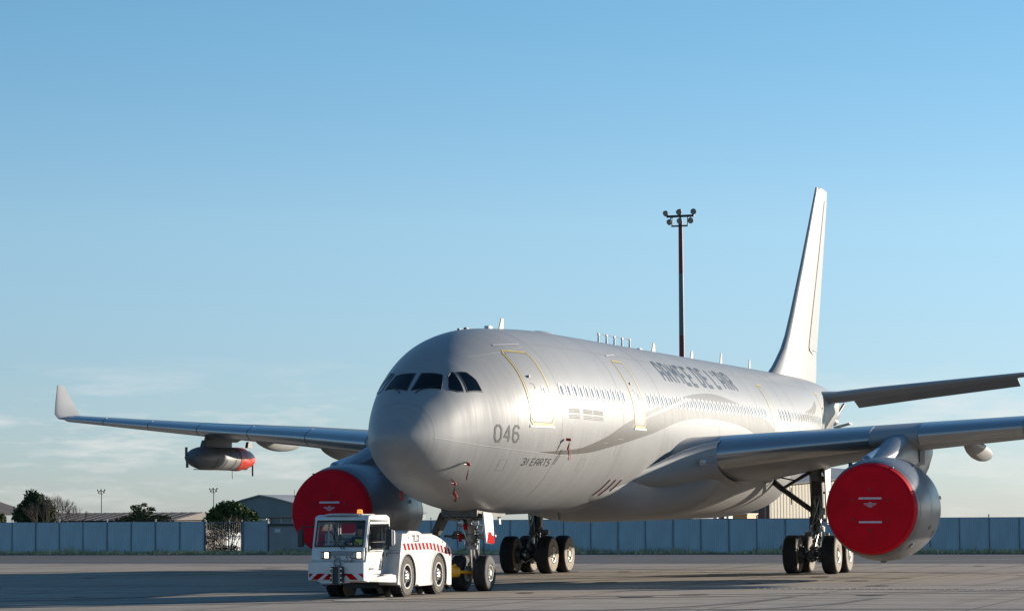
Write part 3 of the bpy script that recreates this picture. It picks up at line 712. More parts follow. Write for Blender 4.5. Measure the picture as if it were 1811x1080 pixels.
# ------------------------------------------------------------------ floodlight masts
def flood_mast(x, y, base, top, w, r, label, painted):
    t = thing('floodlight_mast', label, 'floodlight mast', (x, y, base), 'floodlight masts')
    h = top - base
    if painted:
        segs = [(0, 0.14, 'mast_red'), (0.14, 0.26, 'mast_white'), (0.26, 0.38, 'mast_red'), (0.38, 0.52, 'mast_white'), (0.52, 0.645, 'mast_red'), (0.645, 0.82, 'mast_white'), (0.82, 0.975, 'mast_red')]
    else: segs = [(0, 0.97, 'mast_white')]
    for a, c_, m_ in segs:
        mb = MB(); mb.tube((x, y, base + h * a), (x, y, base + h * c_), r * (1 - 0.45 * a), r * (1 - 0.45 * c_), 12); mb.build('pole_section', M[m_], t)
    zt_ = base + h * 0.985
    mb = MB(); mb.box((x, y, zt_), (0.10 * w, w * 0.92, 0.07 * w)); mb.box((x - 0.1 * w, y, zt_ - 0.33 * w), (0.05 * w, 0.56 * w, 0.05 * w))
    for s in (-1, 1): mb.box((x - 0.06 * w, y + s * 0.26 * w, zt_ - 0.17 * w), (0.05 * w, 0.03 * w, 0.34 * w))
    mb.box((x, y, zt_ + 0.08 * w), (0.06 * w, 0.06 * w, 0.3 * w)); mb.build('lamp_frame', M['mast_dark'], t, smooth=0)
    for (dy, dz) in ((-0.46, 0.13), (0.02, 0.13), (0.46, 0.10), (-0.36, -0.16), (0.0, -0.16), (0.34, -0.19)):
        c0 = V(x - 0.09 * w, y + dy * w, zt_ + dz * w); a = V(-1, 0.55 * (1 if dy > 0.2 else -0.4 if dy < -0.2 else 0), -0.45).normalized()
        mb = MB(); mb.tube(c0 - a * 0.07 * w, c0, 0.035 * w, 0.088 * w, 12); mb.tube(c0, c0 + a * 0.05 * w, 0.095 * w, 0.095 * w, 14); mb.tube(c0, (x, y + dy * w * 0.9, zt_), 0.018 * w, n=5)
        h_ = mb.build('floodlight', M['mast_dark'], t)
        mb = MB(); mb.tube(c0 + a * 0.05 * w, c0 + a * 0.056 * w, 0.082 * w, n=14); mb.build('lens', M['lamp_off'], h_)
    return t
flood_mast(115, 23.1, tz(115), 23.1, 2.15, 0.27, 'tall red and pale banded floodlight mast rising behind the airplane', True)
flood_mast(620, 328.7, tz(620), 9.1, 2.4, 0.22, 'distant slim floodlight mast between the bare tree and the pine', False)
flood_mast(620, 294.3, tz(620), 9.2, 2.4, 0.22, 'distant slim floodlight mast behind the rounded dark tree', False)

# ================================================================== THE AIRPLANE
AL = V(28.85, 0, 0)
plane = thing('airplane', 'large silver-grey twin-engine military transport airplane being towed across the apron', 'airplane', AL)
Z0, SL = 4.985, 0.00514
FXK = [0.0, 0.12, 0.4, 0.9, 1.5, 2.2, 3.0, 4.0, 5.2, 6.6, 8.5, 12.0, 20.0, 30.0, 37.0, 40.0, 42.0, 45.0, 48.0, 51.0, 54.0, 56.0, 57.3]
FZT = [-0.709, -0.438, -0.168, 0.242, 0.614, 1.073, 1.59, 2.058, 2.4, 2.607, 2.715, 2.82, 2.82, 2.82, 2.82, 2.82, 2.82, 2.82, 2.8, 2.72, 2.5, 2.2, 1.8]
FZB = [-0.709, -0.987, -1.269, -1.591, -1.87, -2.101, -2.307, -2.508, -2.663, -2.778, -2.833, -2.82, -2.82, -2.82, -2.82, -2.6, -2.25, -1.6, -0.9, -0.2, 0.5, 0.9, 1.3]
FHW = [0.0, 0.381, 0.639, 0.936, 1.195, 1.431, 1.704, 2.057, 2.392, 2.641, 2.78, 2.82, 2.82, 2.82, 2.80, 2.66, 2.45, 2.05, 1.62, 1.22, 0.8, 0.5, 0.2]
FZC = [-0.709, -0.715, -0.71, -0.68, -0.62, -0.54, -0.44, -0.3, -0.16, -0.06, 0.0, 0.0, 0.0, 0.0, 0.0, 0.1, 0.35, 0.8, 1.15, 1.42, 1.55, 1.57, 1.56]
FTK = [math.sqrt(x) for x in FXK]
def _slopes(xk, yk):
    n = len(xk); h = [xk[i + 1] - xk[i] for i in range(n - 1)]; d = [(yk[i + 1] - yk[i]) / h[i] for i in range(n - 1)]
    m = [d[0]] + [0.0] * (n - 2) + [d[-1]]
    for i in range(1, n - 1):
        if d[i - 1] * d[i] > 0:
            w1 = 2 * h[i] + h[i - 1]; w2 = h[i] + 2 * h[i - 1]; m[i] = (w1 + w2) / (w1 / d[i - 1] + w2 / d[i])
    return m
_MS = {}
def pchip(key, yk, x, xk=None):
    xk = FTK if xk is None else xk
    if key not in _MS: _MS[key] = _slopes(xk, yk)
    m = _MS[key]; n = len(xk); i = 0
    while i < n - 2 and x > xk[i + 1]: i += 1
    h = xk[i + 1] - xk[i]; t = min(1, max(0, (x - xk[i]) / h))
    return yk[i] * (1 + 2 * t) * (1 - t) ** 2 + m[i] * h * t * (1 - t) ** 2 + yk[i + 1] * t * t * (3 - 2 * t) + m[i + 1] * h * t * t * (t - 1)
def fsec(x):
    t = math.sqrt(max(0, x)); return pchip('t', FZT, t), pchip('b', FZB, t), pchip('h', FHW, t), pchip('c', FZC, t), 2 + 0.55 * math.exp(-((x - 2.0) / 1.1) ** 2)
def spow(v, e): return math.copysign(abs(v) ** e, v)
def FP(x, th, off=0.0):
    """fuselage skin: x aft of the nose, th from starboard (0) over the top (90) to port (180) and under the belly"""
    def raw(x, th):
        a, b, h, c, n = fsec(x); s, k = math.sin(th), math.cos(th); e = 2 / n if s >= 0 else 1.0
        s, k = spow(s, e), spow(k, e)
        return V(x, h * k, (c + (a - c) * s if s >= 0 else c + (c - b) * s) + Z0 + SL * x)
    p = raw(x, th)
    if off:
        e = 1e-3
        n = (raw(x + e, th) - p).cross(raw(x, th + e) - p)
        if n.length < 1e-12: n = V(-1, 0, 0)
        n.normalize()
        if n.dot(p - V(x + 0.4 * (1 if x < 6 else 0), 0, Z0 + SL * x + fsec(x)[3])) < 0: n = -n
        p = p + n * off
    return p
def th_at(x, z):
    """port-side angle of the skin at height z"""
    a, b, h, c, n = fsec(x); w = z - Z0 - SL * x
    if w >= c: s = min(1, (w - c) / max(1e-6, a - c)); s = s ** (n / 2); return PI - math.asin(s)
    s = min(1, (c - w) / max(1e-6, c - b)); return PI + math.asin(s)
def FZ(x, z, off=0.0): return FP(x, th_at(x, z), off)

def skin_strip(mb, pts, w, off, closed=False, step=0.12):
    """a painted line on the skin; pts are (x, z) on the port side"""
    Q = []
    n = len(pts); rng_ = range(n if closed else n - 1)
    for i in rng_:
        a = pts[i]; b = pts[(i + 1) % n]; L_ = math.hypot(b[0] - a[0], b[1] - a[1]); k = max(1, int(L_ / step))
        for j in range(k): Q.append((a[0] + (b[0] - a[0]) * j / k, a[1] + (b[1] - a[1]) * j / k))
    if not closed: Q.append(pts[-1])
    P = [FZ(x, z, off) for x, z in Q]; P0 = [FZ(x, z, 0) for x, z in Q]; N = [(a - b).normalized() for a, b in zip(P, P0)]
    m = len(P); A, B = [], []
    for i in range(m):
        if closed: a, b = P[(i - 1) % m], P[(i + 1) % m]
        else: a, b = P[max(0, i - 1)], P[min(m - 1, i + 1)]
        t = (b - a).normalized(); s = N[i].cross(t).normalized() * (w / 2)
        A.append(P[i] + s); B.append(P[i] - s)
    if closed: A.append(A[0]); B.append(B[0])
    return mb.loft([A, B], closed=False)
def skin_fill(mb, up, lo, off, nu=40, nv=6):
    """patch between two (x, z) curves given as functions of t in 0..1"""
    rows = []
    for j in range(nv + 1):
        f = j / nv
        rows.append([FZ(up(i / nu)[0] * (1 - f) + lo(i / nu)[0] * f, up(i / nu)[1] * (1 - f) + lo(i / nu)[1] * f, off) for i in range(nu + 1)])
    return mb.loft(rows, closed=False)

# cockpit panes as outlines in (x, angle)
W2 = [(2.29, 91.4), (2.36, 112.4), (1.85, 123.8), (1.51, 91.2)]
W3 = [(2.57, 117.6), (2.64, 120.0), (2.42, 145.0), (2.22, 141.2), (2.01, 132.2), (2.07, 127.8), (2.40, 118.2)]
W4 = [(2.72, 122.8), (2.99, 129.6), (3.13, 141.0), (3.14, 152.6), (2.53, 147.1)]
def inside(poly, x, y):
    r = False; n = len(poly)
    for i in range(n):
        (x0, y0), (x1, y1) = poly[i], poly[(i + 1) % n]
        if (y0 > y) != (y1 > y) and x < (x1 - x0) * (y - y0) / (y1 - y0) + x0: r = not r
    return r
PANES = [W2, W3, W4]; PANES += [[(x, 180 - t) for x, t in p] for p in PANES]

xs = sorted(set([round((0.02 + 0.98 * i / 40) ** 2, 4) for i in range(41)] + [round(1.0 + 0.03 * i, 3) for i in range(90)] + [3.7 + 0.1 * i for i in range(48)] + [8.5 + 0.4 * i for i in range(122)] + [57.3]))
NT = 216
vs_, fs_ = [], []
for x in xs:
    for k in range(NT): vs_.append(FP(x, 2 * PI * k / NT))
holes = {}
for i in range(len(xs) - 1):
    for k in range(NT):
        if 1.3 < xs[i] < 3.4:
            q = [(xs[i + a], (k + c_) * 360 / NT) for a in (0, 1) for c_ in (0, 1)]
            if any(all(inside(pn, *pt) for pt in q) for pn in PANES): continue
        k2 = (k + 1) % NT; fs_.append((i * NT + k, i * NT + k2, (i + 1) * NT + k2, (i + 1) * NT + k))
fs_.append(tuple(range(NT - 1, -1, -1))); fs_.append(tuple(range((len(xs) - 1) * NT, len(xs) * NT)))
mb = MB().add(vs_, fs_)
fus = mb.build('fuselage', M['paint'], plane, smooth=60)

def param_fill(poly, off, nx=0.06, nth=5.0):
    """triangulated skin patch for an (x, angle) outline"""
    bm = bmesh.new(); ps = [(p[0], p[1] / 60.0) for p in poly]
    f = bm.faces.new([bm.verts.new((a, b_, 0)) for a, b_ in ps])
    x0, x1 = min(p[0] for p in ps), max(p[0] for p in ps); y0, y1 = min(p[1] for p in ps), max(p[1] for p in ps)
    k = x0 + nx
    while k < x1:
        bmesh.ops.bisect_plane(bm, geom=bm.verts[:] + bm.edges[:] + bm.faces[:], plane_co=(k, 0, 0), plane_no=(1, 0, 0)); k += nx
    k = y0 + nth / 60
    while k < y1:
        bmesh.ops.bisect_plane(bm, geom=bm.verts[:] + bm.edges[:] + bm.faces[:], plane_co=(0, k, 0), plane_no=(0, 1, 0)); k += nth / 60
    bm.verts.index_update()
    out = MB().add([FP(v.co.x, R(v.co.y * 60), off) for v in bm.verts], [[v.index for v in f.verts] for f in bm.faces]); bm.free(); return out
for pn in PANES:
    p_ = param_fill(pn, 0.006).build('cockpit_window', M['windscreen'], plane, smooth=60, recalc=False)
    # seal + surround: bands along the outline
    mb = MB(); n = len(pn); cx = sum(p[0] for p in pn) / n; ct_ = sum(p[1] for p in pn) / n
    rings = []
    for f, off in ((1.015, 0.004), (1.0, 0.013), (0.93, 0.013), (0.91, 0.004)):
        ring = []
        for i in range(n):
            a, b_ = pn[i], pn[(i + 1) % n]
            for j in range(8):
                x = a[0] + (b_[0] - a[0]) * j / 8; t = a[1] + (b_[1] - a[1]) * j / 8
                ring.append(FP(cx + (x - cx) * f, R(ct_ + (t - ct_) * f), off))
        rings.append(ring)
    mb.loft(rings); mb.build('window_seal', M['black'], p_, smooth=30)
# windscreen wipers
for s in (-1, 1):
    th0 = 90 - s * 25
    P = [FP(1.50 + 0.10 * k, R(90 - s * (10 + 4.5 * k)), 0.03) for k in range(5)]
    mb = MB(); mb.path(P, 0.012, 6); mb.tube(FP(1.42, R(90 - s * 8), 0.0), P[0], 0.018, n=6); mb.build('wiper', M['black'], plane)
# cockpit interior: bulkhead, glareshield, seats
mb = MB(); mb.box((3.6, 0, 5.45), (0.05, 2.2, 1.7)); mb.build('cockpit_bulkhead', M['interior'], plane, smooth=0)
mb = MB(); mb.box((2.05, 0, 5.30), (0.6, 1.3, 0.12), Matrix.Rotation(R(-14), 3, 'Y')); mb.build('glareshield', M['interior'], plane, smooth=0, bevel=0.02)
for y in (-0.58, 0.58):
    mb = MB(); mb.box((2.98, y, 5.45), (0.12, 0.42, 0.85), Matrix.Rotation(R(8), 3, 'Y')); mb.box((2.94, y, 5.94), (0.1, 0.26, 0.18)); mb.box((2.75, y, 4.98), (0.5, 0.45, 0.12)); mb.build('crew_seat', M['interior'], plane, smooth=0, bevel=0.03)

# doors
def cabin_door(x0, x1, z0, z1, big, hood=True):
    d = MB(); 
    up = lambda t: (x0 + (x1 - x0) * t, z1); lo = lambda t: (x0 + (x1 - x0) * t, z0)
    skin_fill(d, up, lo, 0.008, 8, 24)
    door = d.build('cabin_door', M['paint_plain'], plane, smooth=60)
    c_ = 0.10 if big else 0.07
    def outline(g, cc): return [(x0 - g + cc, z1 + g), (x1 + g - cc, z1 + g), (x1 + g, z1 + g - cc), (x1 + g, z0 - g + cc), (x1 + g - cc, z0 - g), (x0 - g + cc, z0 - g), (x0 - g, z0 - g + cc), (x0 - g, z1 + g - cc)]
    o = MB(); skin_strip(o, outline(0.05, c_), 0.055, 0.012, closed=True); o.build('door_outline', M['yellow_line'], door, smooth=60)
    o = MB(); skin_strip(o, outline(0.0, c_), 0.014, 0.013, closed=True); o.build('door_gap', M['seam'], door, smooth=60)
    o = MB(); skin_strip(o, [(x0 - 0.1, z0 - 0.12), (x1 + 0.14, z0 - 0.12)], 0.07, 0.018); o.build('door_sill', M['pale_line'], door, smooth=60)
    xc = (x0 + x1) / 2
    if big:
        zw = z0 + 0.92; xw = x0 + 0.74 * (x1 - x0)
        o = MB(); skin_strip(o, [(xw + 0.075 * math.cos(2 * PI * k / 16), zw + 0.13 * math.sin(2 * PI * k / 16)) for k in range(16)], 0.05, 0.018, closed=True, step=9); w_ = o.build('door_window_ring', M['frame_white'], door, smooth=60)
        o = MB(); skin_fill(o, lambda t: (xw - 0.07 + 0.14 * t, zw + 0.12 * math.sqrt(max(0, 1 - (2 * t - 1) ** 2))), lambda t: (xw - 0.07 + 0.14 * t, zw - 0.12 * math.sqrt(max(0, 1 - (2 * t - 1) ** 2))), 0.016, 10, 3); o.build('door_window', M['glass_dark'], w_, smooth=60)
        o = MB(); a = FZ(x0 + 0.32 * (x1 - x0), z0 + 1.30, 0.03); o.box(a, (0.16, 0.03, 0.07)); skin_strip(o, [(x0 + 0.3, z0 + 1.1), (x0 + 0.46, z0 + 1.1), (x0 + 0.46, z0 + 0.95)], 0.03, 0.02); o.build('door_handle', M['seam'], door, smooth=0)
    if hood:
        o = MB(); skin_strip(o, [(x0 - 0.05, z1 + 0.20), (x1 + 0.15, z1 + 0.30)], 0.05, 0.02); o.build('rain_gutter', M['pale_line'], plane, smooth=60)
    return door
cabin_door(5.10, 6.30, 4.83, 6.82, True)
cabin_door(14.05, 15.15, 4.98, 6.96, True)
cabin_door(33.0, 33.75, 5.25, 6.98, False, hood=False)
cabin_door(45.2, 46.2, 5.25, 7.15, True, hood=False)

# cabin windows: an oval pane in a pale surround
def win_mesh(xc, zc, part):
    o = MB()
    if part == 0: skin_fill(o, lambda t: (xc - 0.11 + 0.22 * t, zc + 0.165 * math.sqrt(max(0, 1 - (2 * t - 1) ** 4))), lambda t: (xc - 0.11 + 0.22 * t, zc - 0.165 * math.sqrt(max(0, 1 - (2 * t - 1) ** 4))), 0.006, 10, 4)
    else: skin_strip(o, [(xc + 0.13 * math.copysign(abs(math.cos(2 * PI * k / 20)) ** 0.75, math.cos(2 * PI * k / 20)), zc + 0.185 * math.copysign(abs(math.sin(2 * PI * k / 20)) ** 0.75, math.sin(2 * PI * k / 20))) for k in range(20)], 0.065, 0.012, closed=True, step=9)
    return o
wproto = None
wx = [7.21 + 0.533 * k for k in range(12)] + [15.95 + 0.533 * k for k in range(31)] + [34.5 + 0.533 * k for k in range(19)]
for x in wx:
    z = 5.80 + 0.00514 * (x - 8)
    if x < 12.2 or x > 36.5 or wproto is None:
        w_ = win_mesh(x, z, 0).build('cabin_window', M['glass_dark'], plane, smooth=60)
        win_mesh(x, z, 1).build('window_frame', M['frame_white'], w_, smooth=60)
        if x > 12.2 and x < 36.5 and wproto is None: wproto = (w_, x)
    else: dup(wproto[0], (x - wproto[1], 0, SL * (x - wproto[1])), plane)

# livery swoosh: two grey ribbons sweeping up and over the wing root
def curve(pts):
    P = [V(a, b, 0) for a, b in pts]
    def f(t):
        n = len(P) - 1; s = min(n - 1e-6, t * n); i = int(s); t_ = s - i
        p0, p1, p2, p3 = P[max(0, i - 1)], P[i], P[i + 1], P[min(n, i + 2)]
        q = 0.5 * ((2 * p1) + (p2 - p0) * t_ + (2 * p0 - 5 * p1 + 4 * p2 - p3) * t_ * t_ + (3 * p1 - p0 - 3 * p2 + p3) * t_ ** 3); return (q.x, q.y)
    return f
sw_up = curve([(5.83, 3.99), (7.4, 4.06), (8.84, 4.16), (10.11, 4.36), (11.44, 4.62), (12.8, 4.95), (14.98, 5.34), (17.78, 5.78), (20.21, 6.07), (22.35, 6.27), (25.0, 6.36), (27.53, 6.2), (29.5, 5.98), (31.2, 5.76), (32.4, 5.51), (33.6, 5.12)])
sw_lo = curve([(5.83, 3.97), (6.8, 3.94), (8.0, 3.96), (9.0, 4.0), (10.1, 4.07), (11.6, 4.23), (13.53, 4.45), (16.28, 4.79), (18.46, 5.12), (19.8, 5.27), (21.02, 5.36), (22.4, 5.43), (23.9, 5.44), (26.2, 5.40), (28.3, 5.27), (30.2, 5.02)])
mb = MB(); skin_fill(mb, sw_up, sw_lo, 0.004, 150, 10); mb.build('livery_band', M['swoosh'], plane, smooth=60)
ad_up = curve([(33.9, 5.86), (36.0, 5.90), (38.0, 6.02), (40.3, 6.28), (42.2, 6.52), (43.6, 6.8)])
ad_lo = curve([(33.9, 5.80), (36.0, 5.72), (38.0, 5.76), (40.3, 5.98), (42.2, 6.24), (43.6, 6.62)])
mb = MB(); skin_fill(mb, ad_up, ad_lo, 0.004, 60, 4); mb.build('livery_band', M['swoosh'], plane, smooth=60)
ws_up = curve([(13.6, 4.92), (15.97, 5.38), (17.97, 5.66), (20.01, 5.97), (21.21, 6.08)])
ws_lo = curve([(13.6, 4.89), (15.97, 5.31), (17.97, 5.57), (20.01, 5.86), (21.21, 5.96)])
mb = MB(); skin_fill(mb, ws_up, ws_lo, 0.006, 50, 2); mb.build('livery_stripe', M['swoosh_pale'], plane, smooth=60)
mb = MB(); P_ = [(0.93, 4.30), (2.98, 4.12), (4.4, 4.03), (5.75, 3.97), (6.91, 3.93), (8.2, 3.90)]
skin_strip(mb, P_, 0.016, 0.008); mb.build('livery_stripe', M['pale_line'], plane, smooth=60)

# skin joints
for x in (0.95,):
    mb = MB(); ring = []
    for off in (0.003,):
        A = [FP(x - 0.004, 2 * PI * k / 120, off) for k in range(121)]; B = [FP(x + 0.004, 2 * PI * k / 120, off) for k in range(121)]
    mb.loft([A, B], closed=False); mb.build('radome_joint', M['seam'], plane, smooth=60)
for x in (7.0, 12.75, 17.5, 24.6, 30.9, 35.4, 37.3, 43.8):
    mb = MB(); A = [FP(x - 0.012, R(25) + R(210) * k / 100, 0.003) for k in range(101)]; B = [FP(x + 0.012, R(25) + R(210) * k / 100, 0.003) for k in range(101)]
    mb.loft([A, B], closed=False); mb.build('skin_joint', M['seam'], plane, smooth=60)
for z in (7.18, 5.42):
    mb = MB(); skin_strip(mb, [(7.4, z), (16, z + 0.03), (26, z + 0.08), (44, z + 0.12)], 0.014, 0.003, step=0.5); mb.build('skin_joint', M['seam'], plane, smooth=60)
mb = MB(); skin_strip(mb, [(3.6, 6.62), (6.5, 7.05)], 0.012, 0.003); mb.build('skin_joint', M['pale_line'], plane, smooth=60)
# small access hatches
for (x0, z0, w, h) in ((10.9, 4.35, 0.42, 0.34), (12.3, 4.0, 0.6, 0.5), (3.9, 3.45, 0.35, 0.3), (9.2, 3.5, 0.5, 0.35)):
    mb = MB(); skin_strip(mb, [(x0, z0), (x0 + w, z0), (x0 + w, z0 + h), (x0, z0 + h)], 0.016, 0.004, closed=True); mb.build('access_hatch', M['seam'], plane, smooth=60)

# ------- lettering: strokes in a unit cell, laid on the skin
GL = {
 'A': [[(0, 0), (0, .75), (.3, 1), (.7, 1), (1, .75), (1, 0)], [(0, .42), (1, .42)]],
 'R': [[(0, 0), (0, 1), (.75, 1), (1, .82), (1, .62), (.75, .48), (0, .48)], [(.5, .48), (1, 0)]],
 'M': [[(0, 0), (0, 1), (.5, .45), (1, 1), (1, 0)]],
 'E': [[(1, 0), (0, 0), (0, 1), (1, 1)], [(0, .5), (.8, .5)]],
 'D': [[(0, 0), (0, 1), (.7, 1), (1, .75), (1, .25), (.7, 0), (0, 0)]],
 'L': [[(0, 1), (0, 0), (1, 0)]],
 'I': [[(.5, 0), (.5, 1)]],
 'T': [[(0, 1), (1, 1)], [(.5, 1), (.5, 0)]],
 'S': [[(0, .08), (.2, 0), (.8, 0), (1, .2), (1, .38), (.8, .5), (.2, .5), (0, .64), (0, .84), (.2, 1), (.8, 1), (1, .92)]],
 "'": [[(.5, 1), (.4, .72)]],
 '0': [[(0, .22), (0, .78), (.28, 1), (.72, 1), (1, .78), (1, .22), (.72, 0), (.28, 0), (0, .22)]],
 '4': [[(.78, 0), (.78, 1), (0, .3), (1, .3)]],
 '6': [[(1, .85), (.72, 1), (.28, 1), (0, .78), (0, .22), (.28, 0), (.72, 0), (1, .22), (1, .38), (.72, .56), (0, .56)]],
 '3': [[(0, .9), (.2, 1), (.8, 1), (1, .82), (1, .64), (.8, .52), (.3, .52)], [(.8, .52), (1, .38), (1, .18), (.8, 0), (.2, 0), (0, .1)]],
 '1': [[(.5, 0), (.5, 1)]],
}
def letters_on(place, text, x, z, w, h, gap, space, stroke, m, parent, slant=0.0, strip=None, nm='letter'):
    """place(mb, pts) draws one stroke; text laid along +x"""
    for ch in text:
        if ch == ' ': x += space; continue
        ww = w * (0.25 if ch in "I'1" else 1.15 if ch == 'M' else 1)
        o = MB()
        for st in GL[ch]:
            pts = [(x + ww * px + slant * h * pz, z + h * pz) for px, pz in st]
            place(o, pts, stroke)
        o.build(nm, m, parent, smooth=60)
        x += ww + gap
def on_skin(o, pts, stroke): skin_strip(o, pts, stroke, 0.006, step=0.1)
letters_on(on_skin, '046', 3.40, 4.25, 0.27, 0.44, 0.135, 0.2, 0.075, M['letter_soft'], plane)
letters_on(on_skin, '31', 5.02, 3.615, 0.17, 0.18, 0.10, 0.2, 0.035, M['letter_dark'], plane, slant=0.25)
letters_on(on_skin, 'EARTS', 5.52, 3.61, 0.165, 0.185, 0.09, 0.2, 0.035, M['letter_dark'], plane, slant=0.25)
letters_on(on_skin, "ARMEE", 19.25, 6.60, 0.52, 0.62, 0.36, 0.5, 0.165, M['letter'], plane)
letters_on(on_skin, "DE", 24.1, 6.64, 0.52, 0.62, 0.36, 0.5, 0.165, M['letter'], plane)
letters_on(on_skin, "L'AIR", 26.2, 6.66, 0.50, 0.62, 0.30, 0.5, 0.165, M['letter'], plane)
# small data placards below the forward windows: grey block above an outlined block
for (xa, xb) in ((7.50, 8.36), (8.70, 9.55), (9.65, 10.6)):
    mb = MB()
    for k in range(3): skin_strip(mb, [(xa, 5.185 + 0.045 * k), (xb, 5.185 + 0.045 * k)], 0.03, 0.006)
    mb.build('data_placard', M['letter_soft'], plane, smooth=60)
    mb = MB(); skin_strip(mb, [(xa, 5.01), (xb, 5.01), (xb, 5.10), (xa, 5.10)], 0.018, 0.006, closed=True); skin_strip(mb, [(xa + .06, 5.055), (xb - .06, 5.055)], 0.02, 0.006); mb.build('data_placard', M['letter_soft'], plane, smooth=60)
mb = MB()
for k in range(5): skin_strip(mb, [(40.2, 5.82 + 0.08 * k), (42.6, 5.84 + 0.08 * k)], 0.04, 0.006)
mb.build('data_placard', M['letter_soft'], plane, smooth=60)

# antennas and crown fittings
def blade(x, h, c, lean, m, y=0.0, w=0.03):
    z = FP(x, R(90)).z - 0.02; mb = MB()
    mb.prism([V(x, y - w / 2, z), V(x + c, y - w / 2, z), V(x + lean + c * 0.75, y - w / 2, z + h), V(x + lean + c * 0.25, y - w / 2, z + h)], (0, w, 0)); mb.build('blade_antenna', m, plane, smooth=0, bevel=0.005)
M['antenna_cream'] = mat('antenna_cream', (0.36, 0.33, 0.26), 0.6, 0, 0.06, 5)
blade(9.1, 0.36, 0.42, 0.12, M['antenna_cream']); blade(25.9, 0.38, 0.5, 0.05, M['antenna_cream']); blade(31.2, 0.36, 0.42, 0.1, M['antenna_cream'])
blade(35.7, 0.48, 0.34, 0.05, M['antenna_cream']); blade(40.4, 0.42, 0.28, 0.05, M['antenna_cream'])
ra = MB()
za = FP(19.3, R(90)).z
for k in range(5):
    x = 19.4 + 0.93 * k; z = FP(x, R(90)).z; q = MB(); q.tube((x, 0, z - 0.02), (x, 0, z + 0.30), 0.045, 0.03, 8); q.box((x, 0, z + 0.32), (0.14, 0.06, 0.05)); q.build('rail_post', M['frame_white'], plane)
ra.tube((19.3, 0, za + 0.34), (23.3, 0, za + 0.36), 0.012, n=6); ra.build('crown_rail', M['seam'], plane)
for (x, y, s) in ((6.4, 0.3, 0.05), (6.9, 0.25, 0.06), (7.9, -0.1, 0.09), (14.2, 0, .07), (16.5, 0, .05), (24.0, -.1, .08), (24.7, 0, 0.07)):
    p = FP(x, R(90) - y / 2.8); mb = MB(); mb.box(p + V(0, 0, s * 0.3), (s * 4, s * 1.6, s)); mb.build('crown_fitting', M['seam'] if s < .08 else M['frame_white'], plane, smooth=0, bevel=0.01)
mb = MB(); mb.ell(FP(13.2, R(90)) + V(0, 0, -0.02), (0.9, 0.28, 0.10), 20, 10); mb.build('antenna_fairing', M['paint_plain'], plane)

# nose probes (pitot tubes, angle-of-attack vane) and drain masts on the port side
for (x, z) in ((2.41, 3.66), (2.45, 3.18), (3.06, 2.86)):
    p = FZ(x, z, 0.0); n = (FZ(x, z, 0.1) - p).normalized(); mb = MB(); mb.tube(p, p + n * 0.12, 0.025, 0.02, 8); mb.tube(p + n * 0.11 + V(0.05, 0, 0), p + n * 0.11 - V(0.28, 0, 0.02), 0.016, 0.012, 8); mb.build('pitot_probe', M['chrome'], plane)
for (x, dz, m_) in ((8.9, 0.28, 'white_gear'), (14.8, 0.22, 'seam'), (27.4, 0.18, 'red_paint'), (29.0, 0.18, 'seam')):
    p = FP(x, R(270)); mb = MB(); mb.prism([p + V(0, -0.02, 0.05), p + V(0.22, -0.02, 0.05), p + V(0.26, -0.02, -dz), p + V(0.12, -0.02, -dz)], (0, 0.04, 0)); mb.build('drain_mast', M[m_], plane, smooth=0)
# open belly hatch and yellow rail ahead of the fairing
for k in range(3):
    mb = MB(); mb.path([FP(13.3 + 0.62 * k - 0.25 * t / 6, R(219 + 2.4 * t), 0.02) for t in range(7)], 0.016, 6); tag(mb.build('red_strap', M['red_cloth']), ['red strap hanging on the lower fuselage, first of three from the nose', 'middle one of three red straps on the lower fuselage', 'third red strap on the lower fuselage, closest to the wing'][k], 'strap', 'straps on the lower fuselage')

# ------------------------------------------------------------------ wings
def airfoil(n=26, t=0.12, camber=0.012):
    up, lo = [], []
    for i in range(n + 1):
        x = 0.5 * (1 - math.cos(PI * i / n))
        yt = 5 * t * (0.2969 * math.sqrt(x) - 0.126 * x - 0.3516 * x * x + 0.2843 * x ** 3 - 0.1036 * x ** 4)
        yc = camber * math.sin(PI * x) + 0.006 * x * x * (1 - x) * 4
        up.append((x, yc + yt)); lo.append((x, yc - yt))
    return up, lo
WY = [2.0, 2.8, 6.0, 9.4, 14.0, 19.0, 24.0, 28.4, 29.1]
WL = [18.2, 18.7, 20.74, 22.9, 25.83, 29.02, 32.2, 35.0, 36.1]
WC = [11.7, 11.2, 9.55, 8.0, 6.75, 5.35, 3.95, 2.65, 1.3]
WZ = [3.95, 4.02, 4.36, 4.70, 5.12, 5.50, 5.92, 6.30, 6.38]
WT = [0.15, 0.148, 0.135, 0.122, 0.115, 0.11, 0.107, 0.105, 0.10]
WI = [4.0, 3.8, 2.6, 0.9, 0.5, 0.3, -0.2, -0.8, -0.8]
def lerp(tab, y):
    y = abs(y); i = 0
    while i < len(WY) - 2 and y > WY[i + 1]: i += 1
    t = (y - WY[i]) / (WY[i + 1] - WY[i]); return tab[i] + (tab[i + 1] - tab[i]) * t
